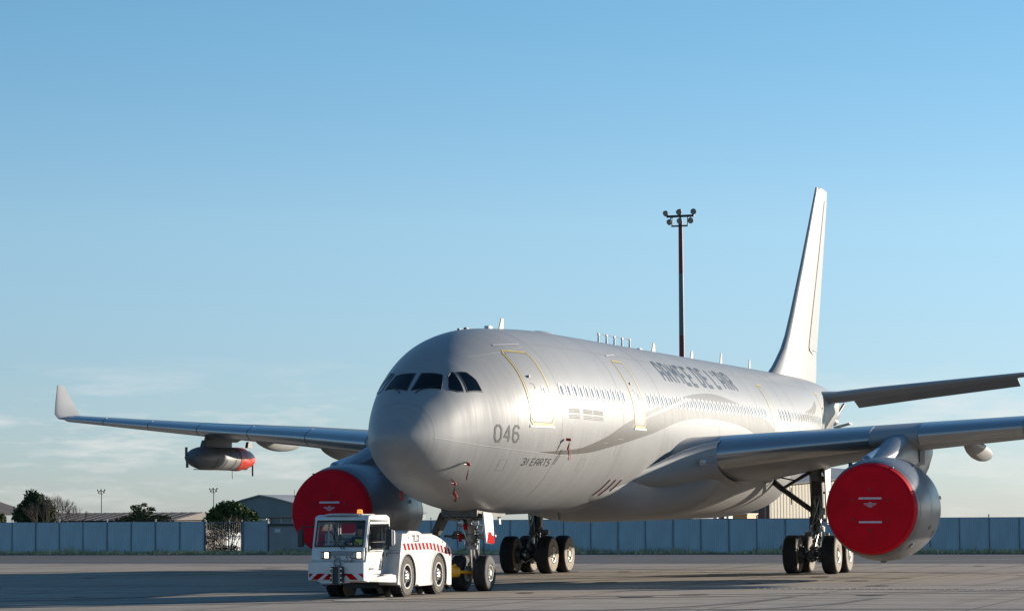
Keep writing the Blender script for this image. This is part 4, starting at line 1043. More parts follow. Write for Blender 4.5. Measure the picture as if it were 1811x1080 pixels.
def wing_pt(side, y, xc, upper, off=0.0):
    """a point on the wing skin: y from the centre line, xc the chord fraction"""
    c, t, inc = lerp(WC, y), lerp(WT, y), R(lerp(WI, y))
    yt = 5 * t * (0.2969 * math.sqrt(xc) - 0.126 * xc - 0.3516 * xc * xc + 0.2843 * xc ** 3 - 0.1036 * xc ** 4)
    yc = 0.012 * math.sin(PI * xc) + 0.024 * xc * xc * (1 - xc)
    px, pz = xc * c, (yc + (yt if upper else -yt)) * c
    if off:
        pz += off * (1 if upper else -1) * (0.25 + 0.75 * min(1, xc / 0.03)); px -= off * max(0, 1 - xc / 0.03)
    return V(lerp(WL, y) + px * math.cos(inc) + pz * math.sin(inc), side * y, lerp(WZ, y) - px * math.sin(inc) + pz * math.cos(inc))
def wing_ring(side, y, n=24, x0=0.0, x1=1.0):
    xs_ = [x0 + (x1 - x0) * 0.5 * (1 - math.cos(PI * i / n)) for i in range(n + 1)]
    return [wing_pt(side, y, x, True) for x in reversed(xs_)] + [wing_pt(side, y, x, False) for x in xs_[1:-1]]
for side in (-1, 1):
    ys = [2.0, 2.8, 4, 5, 6, 7, 8, 9.4, 11, 14, 17, 19, 22, 24, 26, 28.4, 28.8, 29.1]
    mb = MB(); mb.loft([wing_ring(side, y) for y in ys], cap0=True, cap1=True)
    wing = mb.build('wing', M['paint_plain'], plane, smooth=40)
    # slats: separate skins round the leading edge
    cuts = [(3.95, 8.55)] + ([(10.05, 13.25), (13.30, 16.55), (16.60, 19.6), (19.65, 22.7), (22.75, 25.7), (25.75, 28.2)])
    for (ya, yb) in cuts:
        mb = MB(); rings = []
        nseg = 8
        for j in range(nseg + 1):
            y = ya + (yb - ya) * j / nseg; prof = []
            for i in range(14): x = 0.13 * (1 - i / 13) ** 2; prof.append(wing_pt(side, y, x, True, 0.022))
            for i in range(1, 10): x = 0.055 * (i / 9) ** 2; prof.append(wing_pt(side, y, x, False, 0.022))
            prof += [wing_pt(side, y, 0.05, False, -0.01), wing_pt(side, y, 0.12, True, -0.01)]
            rings.append(prof)
        mb.loft(rings, cap0=True, cap1=True); mb.build('slat', M['slat'], wing, smooth=50)
    # flaps and aileron: thin panels along the trailing edge, underside gaps
    for (ya, yb, xa, nm) in ((3.2, 9.1, 0.80, 'flap'), (9.6, 19.6, 0.76, 'flap'), (20.0, 24.0, 0.76, 'aileron'), (24.1, 27.9, 0.76, 'aileron')):
        mb = MB(); rings = []
        for j in range(7):
            y = ya + (yb - ya) * j / 6
            rings.append([wing_pt(side, y, xa, False, 0.012), wing_pt(side, y, 0.88, False, 0.012), wing_pt(side, y, 0.995, False, 0.01), wing_pt(side, y, 0.995, True, 0.01), wing_pt(side, y, 0.88, True, 0.012), wing_pt(side, y, xa, True, 0.012)])
        mb.loft(rings, cap0=True, cap1=True); mb.build(nm, M['paint_plain'], wing, smooth=30)
    # winglet
    mb = MB(); rings = []
    for (t, lx, ly, lz, c) in ((0, 35.1, 28.75, 6.33, 2.7), (0.15, 35.5, 29.15, 6.55, 2.3), (0.5, 36.2, 29.5, 7.05, 1.7), (1.0, 37.25, 29.98, 7.87, 0.62)):
        up, lo = airfoil(10, 0.085, 0)
        nrm = V(0, side * 1, -0.15).normalized()
        rings.append([V(lx + x * c, side * ly, lz) + nrm * z * c for x, z in reversed(up)] + [V(lx + x * c, side * ly, lz) + nrm * z * c for x, z in lo[1:-1]])
    mb.loft(rings, cap0=True, cap1=True); mb.build('winglet', M['paint_plain'], wing, smooth=45)
    # flap track fairings
    for (y, xa, L_, d, w) in ((10.9, 0.55, 5.6, 0.20, 0.32), (14.3, 0.48, 5.8, 0.28, 0.34), (18.0, 0.52, 4.6, 0.18, 0.28)):
        p = wing_pt(side, y, xa, False); mb = MB(); rings = []
        N_ = 22
        for i in range(N_ + 1):
            t = i / N_; s = math.sin(PI * min(1, t ** 0.8 * 1.0)) ** 0.62 if 0 < t < 1 else 0.0
            slope = -math.tan(R(lerp(WI, y) + 3.2)); c0 = p + V(L_ * t, 0, slope * L_ * t + 0.12)
            rings.append([c0 + V(0, math.cos(a) * w * s, (math.sin(a) * (d + 0.25) * s if math.sin(a) < 0 else math.sin(a) * 0.2 * s)) for a in [2 * PI * k / 18 for k in range(18)]])
        mb.loft(rings); mb.build('flap_track_fairing', M['paint_plain'], wing, smooth=60)

# belly (wing-to-body) fairing: a bulged keel with a swollen lower corner
def fairing_ring(x, n=40):
    t = (x - 13.2) / (38.5 - 13.2); s = min(1, math.sin(PI * t) ** 0.5 * 1.02) if 0 < t < 1 else 0
    s2 = 0.5 - 0.5 * math.cos(PI * min(1, max(0, (x - 17.3) / 3.6))) if x < 26 else 0.5 - 0.5 * math.cos(PI * min(1, max(0, (38.5 - x) / 8.5)))
    cz = Z0 + SL * x
    s3 = 0.5 - 0.5 * math.cos(PI * min(1, max(0, (x - 13.2) / 5.0))) if x < 26 else s2
    hw = 1.9 + 0.45 * s3 + 1.62 * s2; zb = cz - 2.60 - 0.55 * s3; ztop = cz - 0.62 - 1.0 * (1 - s2)
    pts = []
    for k in range(n + 1):
        a = PI * k / n
        e = 2 / 2.9
        yy = hw * spow(math.cos(a), e); zz = ztop - (ztop - zb) * spow(math.sin(a), e)
        pts.append(V(x, yy, zz))
    pts += [V(x, -1.2, ztop + 0.25), V(x, 1.2, ztop + 0.25)]
    return pts
mb = MB(); mb.loft([fairing_ring(13.2 + 25.3 * (i / 60)) for i in range(61)], cap0=True, cap1=True); mb.build('belly_fairing', M['paint_plain'], plane, smooth=50)
# wing root glove: blends the wing leading edge into the fuselage
for side in (-1, 1):
    mb = MB(); rings = []
    for (y, lx, z, th_, ch) in ((2.20, 15.9, 3.42, 0.50, 7.0), (2.55, 16.7, 3.56, 0.80, 6.6), (2.85, 17.35, 3.72, 1.08, 6.0), (3.2, 18.1, 3.88, 1.30, 5.4), (3.6, 18.8, 4.02, 1.36, 4.8), (4.05, 19.40, 4.13, 1.36, 4.2)):
        ring = []
        for k in range(25):
            a = PI * k / 24; ring.append(V(lx + ch * (1 - math.sin(a)) ** 1.35, side * y, z + (0.06 if math.cos(a) > 0 else -0.05) + th_ * 0.52 * spow(math.cos(a), 0.9) - 0.06 * ch * (1 - math.sin(a))))
        rings.append(ring)
    mb.loft(rings, closed=False); mb.build('wing_root_fillet', M['paint_plain'], plane, smooth=60)
    mb = MB(); p = V(18.55, side * 3.75, 4.02); mb.lathe(p + V(0.10, 0, -0.16), [(0, 0.01), (0.01, 0.10), (0.1, 0.12)], 'x', 16); mb.build('landing_light', M['lamp_off'], plane)

# ------------------------------------------------------------------ fin and tailplane
def lift_surface(rings_def, thick_dir, name, m, parent, t=0.09):
    mb = MB(); rings = []
    for (lx, y, z, c) in rings_def:
        up, lo = airfoil(16, t, 0)
        rings.append([V(lx + a * c, y, z) + thick_dir * (b_ * c) for a, b_ in reversed(up)] + [V(lx + a * c, y, z) + thick_dir * (b_ * c) for a, b_ in lo[1:-1]])
    mb.loft(rings, cap0=True, cap1=True); return mb.build(name, m, parent, smooth=45)
fin = lift_surface([(43.4, 0, 7.75, 9.6), (44.9, 0, 8.35, 8.3), (45.6, 0, 8.7, 7.65), (46.5, 0, 9.2, 6.75), (47.35, 0, 9.85, 6.05), (48.3, 0, 10.8, 5.4), (50.4, 0, 13.1, 4.25), (52.0, 0, 14.95, 3.35), (53.5, 0, 16.72, 2.5), (53.72, 0, 16.98, 2.32), (53.9, 0, 17.0, 2.1)], V(0, 1, 0), 'fin', M['paint_plain'], plane, 0.088)
# rudder: slightly proud panels on each side, tapering cream strip along the hinge line
def fin_y(x, z):
    zs = [7.75, 8.35, 8.7, 9.2, 9.85, 10.8, 13.1, 14.95, 16.72]; ls = [43.2, 44.9, 45.6, 46.5, 47.35, 48.3, 50.4, 52.0, 53.5]; cs = [10.4, 8.5, 7.65, 6.75, 6.05, 5.4, 4.25, 3.35, 2.5]
    i = 0
    while i < 7 and z > zs[i + 1]: i += 1
    t = (z - zs[i]) / (zs[i + 1] - zs[i]); l = ls[i] + (ls[i + 1] - ls[i]) * t; c = cs[i] + (cs[i + 1] - cs[i]) * t; u = min(1, max(0, (x - l) / c))
    return 5 * 0.088 * c * (0.2969 * math.sqrt(u) - 0.126 * u - 0.3516 * u * u + 0.2843 * u ** 3 - 0.1036 * u ** 4)
for s in (-1, 1):
    mb = MB(); rows = []
    N_ = 16
    hx = lambda z: 51.0 + (z - 9.4) * 0.585
    tx = lambda z: 53.35 + (z - 9.4) * 0.365
    for i in range(N_ + 1):
        z = 9.4 + 7.1 * i / N_; a_, b_ = hx(z), tx(z); rows.append([V(a_ + (b_ - a_) * j / 6, s * (fin_y(a_ + (b_ - a_) * j / 6, z) + 0.010), z) for j in range(7)])
    mb.loft(rows, closed=False); mb.build('rudder', M['paint_plain'], fin, smooth=60)
    mb = MB(); rows = []
    for i in range(13):
        z = 9.45 + 4.0 * i / 12; w = 0.16 * (1 - 0.75 * i / 12); rows.append([V(hx(z) - w, s * (fin_y(hx(z) - w, z) + 0.006), z), V(hx(z), s * (fin_y(hx(z), z) + 0.006), z)])
    mb.loft(rows, closed=False); mb.build('rudder_hinge_line', M['antenna_cream'], fin, smooth=0)
    mb = MB(); mb.prism([V(51.0, s * (fin_y(51.0, 9.4) + 0.012), 9.36), V(52.2, s * (fin_y(52.2, 9.3) + 0.012), 9.2), V(51.05, s * (fin_y(51.05, 9.46) + 0.012), 9.5)], (0, s * 0.01, 0)); mb.build('rudder_gap_plate', M['antenna_cream'], fin, smooth=0)
for s in (-1, 1):
    tp = lift_surface([(47.3, s * 0.4, 7.14, 6.0), (48.35, s * 1.75, 7.2, 4.9), (49.3, s * 3.2, 7.42, 4.35), (51.3, s * 6.3, 7.82, 3.2), (53.2, s * 9.2, 8.2, 2.15), (53.75, s * 9.7, 8.26, 1.3)], V(0, 0, 1), 'tailplane', M['paint_plain'], plane, 0.10)
    mb = MB(); rows = []
    for (y, xa, xb, z) in ((1.9, 51.9, 53.4, 7.24), (5.0, 52.6, 54.15, 7.66), (8.9, 54.1, 55.3, 8.16)):
        rows.append([V(xa, s * y, z - 0.02), V(xb, s * y, z - 0.40), V(xb, s * y, z - 0.36), V(xa, s * y, z + 0.06)])
    mb.loft(rows, cap0=True, cap1=True); mb.build('elevator', M['paint_plain'], tp, smooth=0)
# refuelling boom stowed under the tail
bm_ = MB(); bm_.tube((46.0, 0, 4.1), (57.0, 0, 5.9), 0.26, 0.15, 14); boom = bm_.build('refuelling_boom', M['boom'], plane)
mb = MB(); mb.tube((55.6, -0.75, 7.1), (53.9, -0.62, 6.3), 0.07, 0.06, 8); mb.build('boom_strut', M['gear_dark'], boom)
mb = MB(); mb.ell((53.85, -0.6, 6.25), (0.42, 0.24, 0.18), 14, 8); mb.build('boom_fairing', M['boom'], boom)
for (p, q) in (((53.2, -0.75, 5.95), (53.9, -1.35, 6.15)), ((52.9, -0.7, 5.6), (53.6, -1.15, 5.75))):
    mb = MB(); a, b_ = V(*p), V(*q); mb.prism([a, b_, b_ + V(0.6, 0, 0), a + V(0.9, 0, 0)], (0, 0.02, 0.06)); mb.build('ruddevator', M['boom'], boom, smooth=0)

# ------------------------------------------------------------------ engines
EX, EZ = 18.46, 2.31
NPROF = [(0.10, 1.30), (0.0, 1.385), (0.03, 1.44), (0.12, 1.50), (0.35, 1.59), (0.8, 1.69), (1.4, 1.76), (2.1, 1.79), (2.9, 1.775), (3.7, 1.69), (4.4, 1.56), (5.1, 1.40), (5.7, 1.24), (6.2, 1.09), (6.35, 1.05), (6.33, 1.0), (5.8, 0.98)]
NPROF = [(a, r * 0.955) for a, r in NPROF]
for side, which in ((-1, 'port'), (1, 'starboard')):
    ec = V(EX, side * 9.37, EZ)
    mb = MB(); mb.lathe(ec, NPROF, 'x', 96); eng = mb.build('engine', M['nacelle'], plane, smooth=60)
    mb = MB(); mb.lathe(ec, [(0.10, 1.24), (1.2, 1.18), (1.25, 0.3)], 'x', 64); mb.build('intake_duct', M['slat'], eng, smooth=50)
    mb = MB(); mb.lathe(ec, [(5.0, 0.95), (6.4, 0.62), (7.0, 0.3), (7.3, 0.02)], 'x', 40); mb.build('exhaust_cone', M['gear_metal'], eng, smooth=50)
    mb = MB(); mb.lathe(ec, [(5.8, 0.98), (5.2, 0.9), (5.15, 0.3)], 'x', 40); mb.build('exhaust_duct', M['gear_dark'], eng, smooth=50)
    for xj in (0.42, 1.55, 3.05, 4.55, 6.0):
        mb = MB(); r = 0
        for i in range(len(NPROF) - 1):
            (a, ra_), (b_, rb) = NPROF[i], NPROF[i + 1]
            if i >= 1 and a <= xj <= b_: r = ra_ + (rb - ra_) * (xj - a) / (b_ - a)
        mb.lathe(ec, [(xj - 0.012, r + 0.004), (xj + 0.012, r + 0.004)], 'x', 96); mb.build('cowl_joint', M['seam'], eng, smooth=60)
    mb = MB(); mb.tube(ec + V(2.0, 0, -1.68), ec + V(2.0, 0, -1.76), 0.12, 0.1, 10); mb.box(ec + V(3.2, 0, -1.66), (0.5, 0.08, 0.08)); mb.build('drain_fitting', M['seam'], eng, smooth=0)
    # latch plates and small vents low on the cowl
    for (xa, an, w, h) in ((0.9, -46, 0.10, 0.16), (1.05, -50, .10, .16), (1.2, -54, .10, .16), (1.7, -22, .10, .12), (1.9, -21, .16, .08), (3.3, 12, .2, .12), (2.2, -62, .3, .1), (2.7, -30, .12, .3)):
        a = R(an); r = 1.64 if xa < 1.25 else 1.70
        c0 = ec + V(xa, -math.cos(a) * r, math.sin(a) * r); mb = MB(); mb.box(c0, (w, 0.02, h), Matrix.Rotation(-a, 3, 'X')); mb.build('cowl_vent', M['seam'], eng, smooth=0)
    # strakes high on each side
    for s in (-1, 1):
        a = R(52); c0 = ec + V(1.6, s * math.cos(a) * 1.66, math.sin(a) * 1.66); d_ = V(0, s * math.cos(a), math.sin(a)); mb = MB(); mb.prism([c0, c0 + V(1.3, 0, 0), c0 + V(1.3, 0, 0) + d_ * 0.28, c0 + V(0.9, 0, 0) + d_ * 0.30], V(0, 0.02, 0)); mb.build('nacelle_strake', M['nacelle'], eng, smooth=0)
    # pylon
    mb = MB(); rings = []
    for (x, zt_, zb, w) in ((19.7, 3.98, 3.7, 0.12), (20.3, 4.12, 3.6, 0.30), (21.2, 4.34, 3.5, 0.40), (22.2, 4.62, 3.4, 0.44), (23.2, 4.86, 3.3, 0.46), (24.6, 4.78, 3.1, 0.44), (26.0, 4.70, 3.1, 0.40), (27.4, 4.65, 3.55, 0.34), (28.6, 4.6, 4.1, 0.24), (29.2, 4.55, 4.4, 0.10)):
        ring = []
        for k in range(20):
            a = 2 * PI * k / 20; ring.append(V(x, side * 9.37 + w * spow(math.cos(a), 0.7), (zt_ + zb) / 2 + (zt_ - zb) / 2 * spow(math.sin(a), 0.6)))
        rings.append(ring)
    mb.loft(rings, cap0=True, cap1=True); pyl = mb.build('pylon', M['nacelle'], plane, smooth=50)
    mb = MB(); mb.tube((19.75, side * 9.37 + 0.35, 3.86), (21.3, side * 9.37 + 0.25, 4.18), 0.20, 0.16, 16); mb.ell((19.75, side * 9.37 + 0.35, 3.86), (0.24, 0.2, 0.2)); mb.build('precooler_inlet', M['slat'], pyl)
    mb = MB(); mb.box((25.2, side * 9.37 - 0.46, 4.05), (0.9, 0.03, 0.5)); mb.build('pylon_panel', M['seam'], pyl, smooth=0)
    # ---- intake cover, a thing of its own
    cv = thing('engine_cover', 'round red canvas cover with two white bands closing the %s engine intake' % ('right-hand' if side < 0 else 'left-hand, tractor-side'), 'engine cover', ec + V(-0.1, 0, -1.45), 'red engine intake covers')
    mb = MB(); prof = []
    prof = [(-0.10, 0.001)] + [(-0.10 + 0.008 * (r_ / 1.3) ** 2, r_) for r_ in (0.3, 0.6, 0.9, 1.15, 1.30)] + [(-0.075, 1.36), (-0.03, 1.405), (0.05, 1.43), (0.16, 1.468)]
    mb.lathe(ec, prof, 'x', 96); mb.build('canvas', M['red_cover'], cv, smooth=50, merge=True)
    mb = MB(); mb.lathe(ec, [(-0.045, 1.41), (-0.062, 1.395), (-0.078, 1.375), (-0.062, 1.36)], 'x', 96); mb.build('piping', M['red_cover'], cv, smooth=50)
    mb = MB(); mb.lathe(ec, [(0.14, 1.465), (0.19, 1.488)], 'x', 96); mb.build('hem_cord', M['red_cloth'], cv, smooth=50)
    for dz in (0.335, -0.425):
        mb = MB(); mb.box(ec + V(-0.106, 0.0, dz), (0.012, 0.74, 0.062)); mb.build('white_band', M['white_band'], cv, smooth=0)
    for k in range(6):
        a = R(90 + 60 * k); mb = MB(); c0 = ec + V(-0.106, 0.64 * math.cos(a), -0.04 + 0.64 * math.sin(a)); mb.lathe(c0, [(0, 0.028), (-0.012, 0.036), (-0.012, 0.046), (0, 0.05)], 'x', 12); mb.build('eyelet', M['eyelet'], cv)
    # stencilled plate: a frame with short lines of print, too small to read
    mb = MB()
    for (dz, w) in ((0.20, 0.10), (0.165, 0.42), (0.13, 0.36), (0.095, 0.24), (0.062, 0.12)):
        n_ = int(w / 0.035); 
        for k in range(n_): mb.box(ec + V(-0.104, -w / 2 + w * (k + 0.5) / n_, dz), (0.008, w / n_ * 0.7, 0.022))
    mb.build('stencil_print', M['white_band'], cv, smooth=0)
    mb = MB()
    for a_, b_ in (((-.26, .02), (.26, .02)), ((.26, .02), (.26, .24)), ((.26, .24), (-.26, .24)), ((-.26, .24), (-.26, .02))): mb.tube(ec + V(-0.104, a_[0], a_[1]), ec + V(-0.104, b_[0], b_[1]), 0.006, n=5)
    mb.build('stencil_frame', M['red_cloth'], cv, smooth=0)
    for an in (62, 22, -18, -60, 118, 158):
        a = R(an); mb = MB(); mb.box(ec + V(0.16, math.cos(a) * 1.49, math.sin(a) * 1.49), (0.10, 0.05, 0.04)); mb.build('strap_clip', M['seam'], cv, smooth=0)

# ------------------------------------------------------------------ refuelling pods under the wings
for side in (-1, 1):
    PX, PY, PZ = 28.3, side * 19.5, 4.47
    prof = [(0.0, 0.02), (0.08, 0.12), (0.3, 0.24), (0.7, 0.36), (1.1, 0.43), (1.6, 0.46), (4.3, 0.46), (5.0, 0.42), (5.6, 0.32), (6.0, 0.2)]
    mb = MB(); mb.lathe((PX, PY, PZ), prof, 'x', 40, cap1=True); pod = mb.build('refuelling_pod', M['pod'], plane, smooth=50)
    mb = MB(); mb.ell((PX - 0.02, PY, PZ), (0.14, 0.07, 0.07)); mb.build('spinner', M['gear_metal'], pod)
    for k in range(2):
        mb = MB(); s = 1 if k else -1; mb.box((PX - 0.02, PY + 0.02 * s, PZ + 0.22 * s), (0.05, 0.09, 0.36)); mb.build('air_turbine_blade', M['gear_dark'], pod, smooth=0)
    for k in range(3):
        mb = MB(); A = []; B = []
        for i in range(9):
            a = PI + R(5 + 7 * i) if side > 0 else PI + R(5 + 7 * i)
            A.append(V(PX + 1.9 + 0.85 * k - 0.028 * i, PY + math.cos(a) * 0.466, PZ + math.sin(a) * 0.466)); B.append(A[-1] + V(0.08, 0, 0))
        mb.loft([A, B], closed=False); mb.build('cooling_slot', M['black'], pod)
    mb = MB(); mb.box((PX + 2.8, PY, PZ - 0.455), (4.2, 0.12, 0.03)); mb.build('keel_strip', M['black'], pod, smooth=0)
    mb = MB(); rings = []
    top = wing_pt(side, 19.5, 0.45, False).z + 0.15
    for (z, xa, xb, w) in ((PZ + 0.38, PX + 1.2, PX + 4.1, 0.14), (PZ + 0.7, PX + 1.42, PX + 4.1, 0.15), (top - 0.35, PX + 1.62, PX + 4.6, 0.16), (top, PX + 1.75, PX + 5.9, 0.16)):
        rings.append([V(xa + (xb - xa) * 0.5 * (1 - math.cos(PI * k / 10)), PY + w * math.sin(PI * k / 10) ** 0.6, z) for k in range(11)] + [V(xa + (xb - xa) * 0.5 * (1 - math.cos(PI * k / 10)), PY - w * math.sin(PI * k / 10) ** 0.6, z) for k in range(9, 0, -1)])
    mb.loft(rings, cap0=True, cap1=True); mb.build('pod_pylon', M['pod'], pod, smooth=50)
    mb = MB(); mb.prism([V(PX + 5.6, PY - 0.1, top - 0.3), V(PX + 5.9, PY - 0.1, top - 0.3), V(PX + 6.0, PY - 0.1, top - 0.55), V(PX + 5.5, PY - 0.1, top - 0.55)], (0, 0.12, 0)); mb.build('light_fairing', M['gear_dark'], pod, smooth=0)
    cv = thing('pod_cover', 'crumpled red vinyl cover over the tail of the refuelling pod under the %s wing' % ('left-hand' if side > 0 else 'right-hand'), 'cover', (PX + 5.0, PY, PZ - 0.5))
    mb = MB(); n = 40; rings = []; rg = random.Random(9 + side)
    for i in range(15):
        t = i / 14; r = (0.475 if t < 0.25 else 0.475 - 0.30 * ((t - 0.25) / 0.75) ** 1.8)
        if i == 14: r = 0.03
        rings.append([V(PX + 4.1 + 2.05 * t, PY + math.cos(2 * PI * k / n) * r * (1 + 0.07 * t * mnoise.noise((k * 0.6, t * 5, 1)) * 2), PZ + math.sin(2 * PI * k / n) * r * (1 + 0.14 * t * mnoise.noise((k * 0.5, t * 7, 4)) * 2)) for k in range(n)])
    mb.loft(rings, cap1=True); mb.build('vinyl_bag', M['red_vinyl'], cv, smooth=70)
    mb = MB(); mb.box((PX + 5.95, PY - 0.12, PZ - 0.40), (0.03, 0.07, 0.55)); mb.build('ribbon', M['red_cloth'] if side < 0 else M['hose'], cv, smooth=0)
    mb = MB(); mb.path([V(PX + 4.2, PY, PZ - 0.46), V(PX + 4.22, PY, PZ - 0.8)], 0.012, 5); mb.build('tie_cord', M['red_cloth'], cv)

# ------------------------------------------------------------------ landing gear
def wheel(c, r, w, gear, side, hub_r, tyre_name='tyre', big=True):
    """tyre with grooves, dusty sidewall ring, dished hub; axis along y, outer face towards side"""
    h = w / 2; pr = []
    pr += [(-h * 0.86, hub_r), (-h * 0.96, hub_r + 0.05), (-h, (hub_r + r) / 2), (-h * 0.95, r * 0.88), (-h * 0.80, r * 0.965), (-h * 0.62, r * 0.992)]
    for gk in (-0.45, -0.15, 0.15, 0.45): pr += [(h * (gk - 0.045), r * 0.998), (h * (gk - 0.03), r * 0.98), (h * (gk + 0.03), r * 0.98), (h * (gk + 0.045), r * 0.998)]
    pr += [(h * 0.62, r * 0.992), (h * 0.80, r * 0.965), (h * 0.95, r * 0.88), (h, (hub_r + r) / 2), (h * 0.96, hub_r + 0.05), (h * 0.86, hub_r)]
    mb = MB(); mb.lathe(c, pr, 'y', 48); ty = mb.build(tyre_name, M['tyre'], gear, smooth=40)
    for s in (-1, 1):
        mb = MB(); mb.lathe(c, [(s * h * 0.955, r * 0.875), (s * (h * 1.003), (hub_r + r) / 2), (s * h * 0.965, hub_r + 0.04)], 'y', 48); ty2 = mb.build('sidewall', M['tyre_dusty'] if (big and s == side) else M['tyre'], gear, smooth=40)
        mb = MB()
        mb.lathe(c, [(s * h * 0.92, hub_r + 0.012), (s * h * 1.0, hub_r), (s * h * 0.95, hub_r * 0.90), (s * h * 0.72, hub_r * 0.80), (s * h * 0.66, hub_r * 0.46), (s * h * 0.95, hub_r * 0.40), (s * h * 1.02, hub_r * 0.30), (s * h * 1.02, 0.001)], 'y', 40)
        mb.build('wheel_hub', M['hub'], gear, smooth=30)
        mb = MB()
        for k in range(9):
            a = 2 * PI * k / 9; q = Vector(c) + V(math.cos(a) * hub_r * 0.64, s * h * 0.69, math.sin(a) * hub_r * 0.64); mb.tube(q, q + V(0, s * 0.02, 0), hub_r * 0.09, n=8)
        kind(mb.build('hub_bolts', M['gear_dark'], gear), 'stuff')
    return ty
def hoses(gear, pairs, r=0.012, m='hose', sag=0.08, seed=1):
    rg = random.Random(seed)
    for a, b_ in pairs:
        a, b_ = Vector(a), Vector(b_); P = []
        d = V(rg.gauss(0, 1), rg.gauss(0, 1), -0.4) * sag
        for k in range(9): t = k / 8; P.append(a.lerp(b_, t) + d * 4 * t * (1 - t))
        mb = MB(); mb.path(P, r, 6); mb.build('hose', M[m], gear)

ng = MB(); NX = 6.67
# oleo leg
ng.tube((NX - 0.05, 0, 1.28), (NX - 0.28, 0, 2.6), 0.15, 0.16, 20)
nose = ng.build('nose_gear', M['gear_metal'], plane); nose['label'] = 'nose landing gear leg with twin wheels'
def part(mb, nm, m, par=None, **k): return mb.build(nm, M[m], par or nose, **k)
mb = MB(); mb.tube((NX, 0, 0.50), (NX - 0.05, 0, 1.30), 0.085, n=16); part(mb, 'piston', 'chrome')
for qa, qb, qr in (((NX - 0.05, 0, 1.22), (NX - 0.06, 0, 1.34), 0.19), ((NX - 0.09, 0, 1.50), (NX - 0.115, 0, 1.66), 0.205), ((NX - 0.13, 0, 1.80), (NX - 0.15, 0, 1.92), 0.20)):
    mb = MB(); mb.tube(qa, qb, qr, n=20); part(mb, 'gland_collar', 'gear_metal')
mb = MB(); mb.tube((NX, -0.52, 0.52), (NX, 0.52, 0.52), 0.07, n=14); mb.tube((NX - 0.0, 0, 0.36), (NX - 0.0, 0, 0.68), 0.11, n=14); part(mb, 'axle', 'gear_metal')
for y in (-0.36, 0.36): wheel(V(NX, y, 0.525), 0.525, 0.40, nose, 1 if y > 0 else -1, 0.235, big=False)
# torque links behind the leg
mb = MB(); mb.prism([V(NX + 0.12, -0.09, 1.36), V(NX + 0.12, 0.09, 1.36), V(NX + 0.42, 0.04, 0.98), V(NX + 0.42, -0.04, 0.98)], (0.02, 0, 0.06)); mb.prism([V(NX + 0.1, -0.09, 0.62), V(NX + 0.1, 0.09, 0.62), V(NX + 0.42, 0.04, 0.96), V(NX + 0.42, -0.04, 0.96)], (0.03, 0, -0.05)); part(mb, 'torque_link', 'gear_metal', smooth=0)
for s in (-1, 1):
    mb = MB(); mb.tube((NX - 0.12, s * 0.10, 1.58), (NX - 0.22, s * 0.56, 1.58), 0.075, 0.07, 14); mb.tube((NX - 0.22, s * 0.52, 1.58), (NX - 0.24, s * 0.80, 1.60), 0.04, 0.035, 10); mb.box((NX - 0.2, s * 0.44, 1.66), (0.12, 0.14, 0.10)); part(mb, 'steering_jack', 'gear_dark' if s > 0 else 'gear_metal')
    mb = MB(); mb.tube((NX - 0.26, s * 0.12, 2.1), (NX + 1.1, s * 0.42, 2.55), 0.055, n=10); part(mb, 'drag_brace', 'gear_metal')
    mb = MB(); mb.tube((NX - 0.28, s * 0.18, 2.28), (NX - 0.5, s * 0.5, 2.58), 0.05, n=10); part(mb, 'side_brace', 'gear_dark')
    mb = MB(); mb.lathe((NX - 0.38, s * 0.22, 1.98), [(-0.05, 0.10), (-0.02, 0.115), (0.06, 0.10), (0.12, 0.04)], 'x', 18); lt = part(mb, 'taxi_lamp', 'gear_metal')
    mb = MB(); mb.lathe((NX - 0.38, s * 0.22, 1.98), [(-0.045, 0.095), (-0.052, 0.001)], 'x', 18); mb.build('lens', M['lamp_off'], lt)
mb = MB(); mb.box((NX - 0.30, 0.10, 1.86), (0.10, 0.12, 0.16)); mb.box((NX - 0.34, 0.26, 1.56), (0.08, 0.08, 0.26)); part(mb, 'steering_box', 'red_paint', smooth=0, bevel=0.015)
mb = MB(); mb.box((NX - 0.33, -0.24, 1.44), (0.16, 0.12, 0.10)); mb.box((NX - 0.33, 0.34, 1.70), (0.12, 0.22, 0.08)); mb.box((NX - 0.36, -0.10, 2.2), (0.2, 0.26, 0.14)); part(mb, 'hydraulic_block', 'gear_dark', smooth=0, bevel=0.01)
rg = random.Random(4); prs = []
for k in range(16): prs.append(((NX - 0.16 + rg.gauss(0, .07), rg.gauss(0, .16), rg.uniform(1.85, 2.55)), (NX - 0.10 + rg.gauss(0, .07), rg.gauss(0, .16), rg.uniform(1.15, 1.75))))
hoses(nose, prs[:9], 0.013, 'hose', 0.09, 2); hoses(nose, prs[9:], 0.014, 'brass', 0.07, 3)
hoses(nose, [((NX + 0.05, -0.17, 1.6), (NX + 0.02, -0.12, 0.6)), ((NX + 0.05, -0.2, 2.4), (NX + 0.05, -0.18, 1.5))], 0.016, 'brass', 0.05, 5)
for k in range(14):
    mb = MB(); mb.tube(V(NX - 0.2 + rg.gauss(0, .1), rg.gauss(0, .17), rg.uniform(1.4, 2.5)), V(NX - 0.2 + rg.gauss(0, .1), rg.gauss(0, .17), rg.uniform(1.4, 2.5)), rg.uniform(0.012, 0.03), n=6); part(mb, 'pipe', rg.choice(['gear_dark', 'gear_metal', 'brass']))
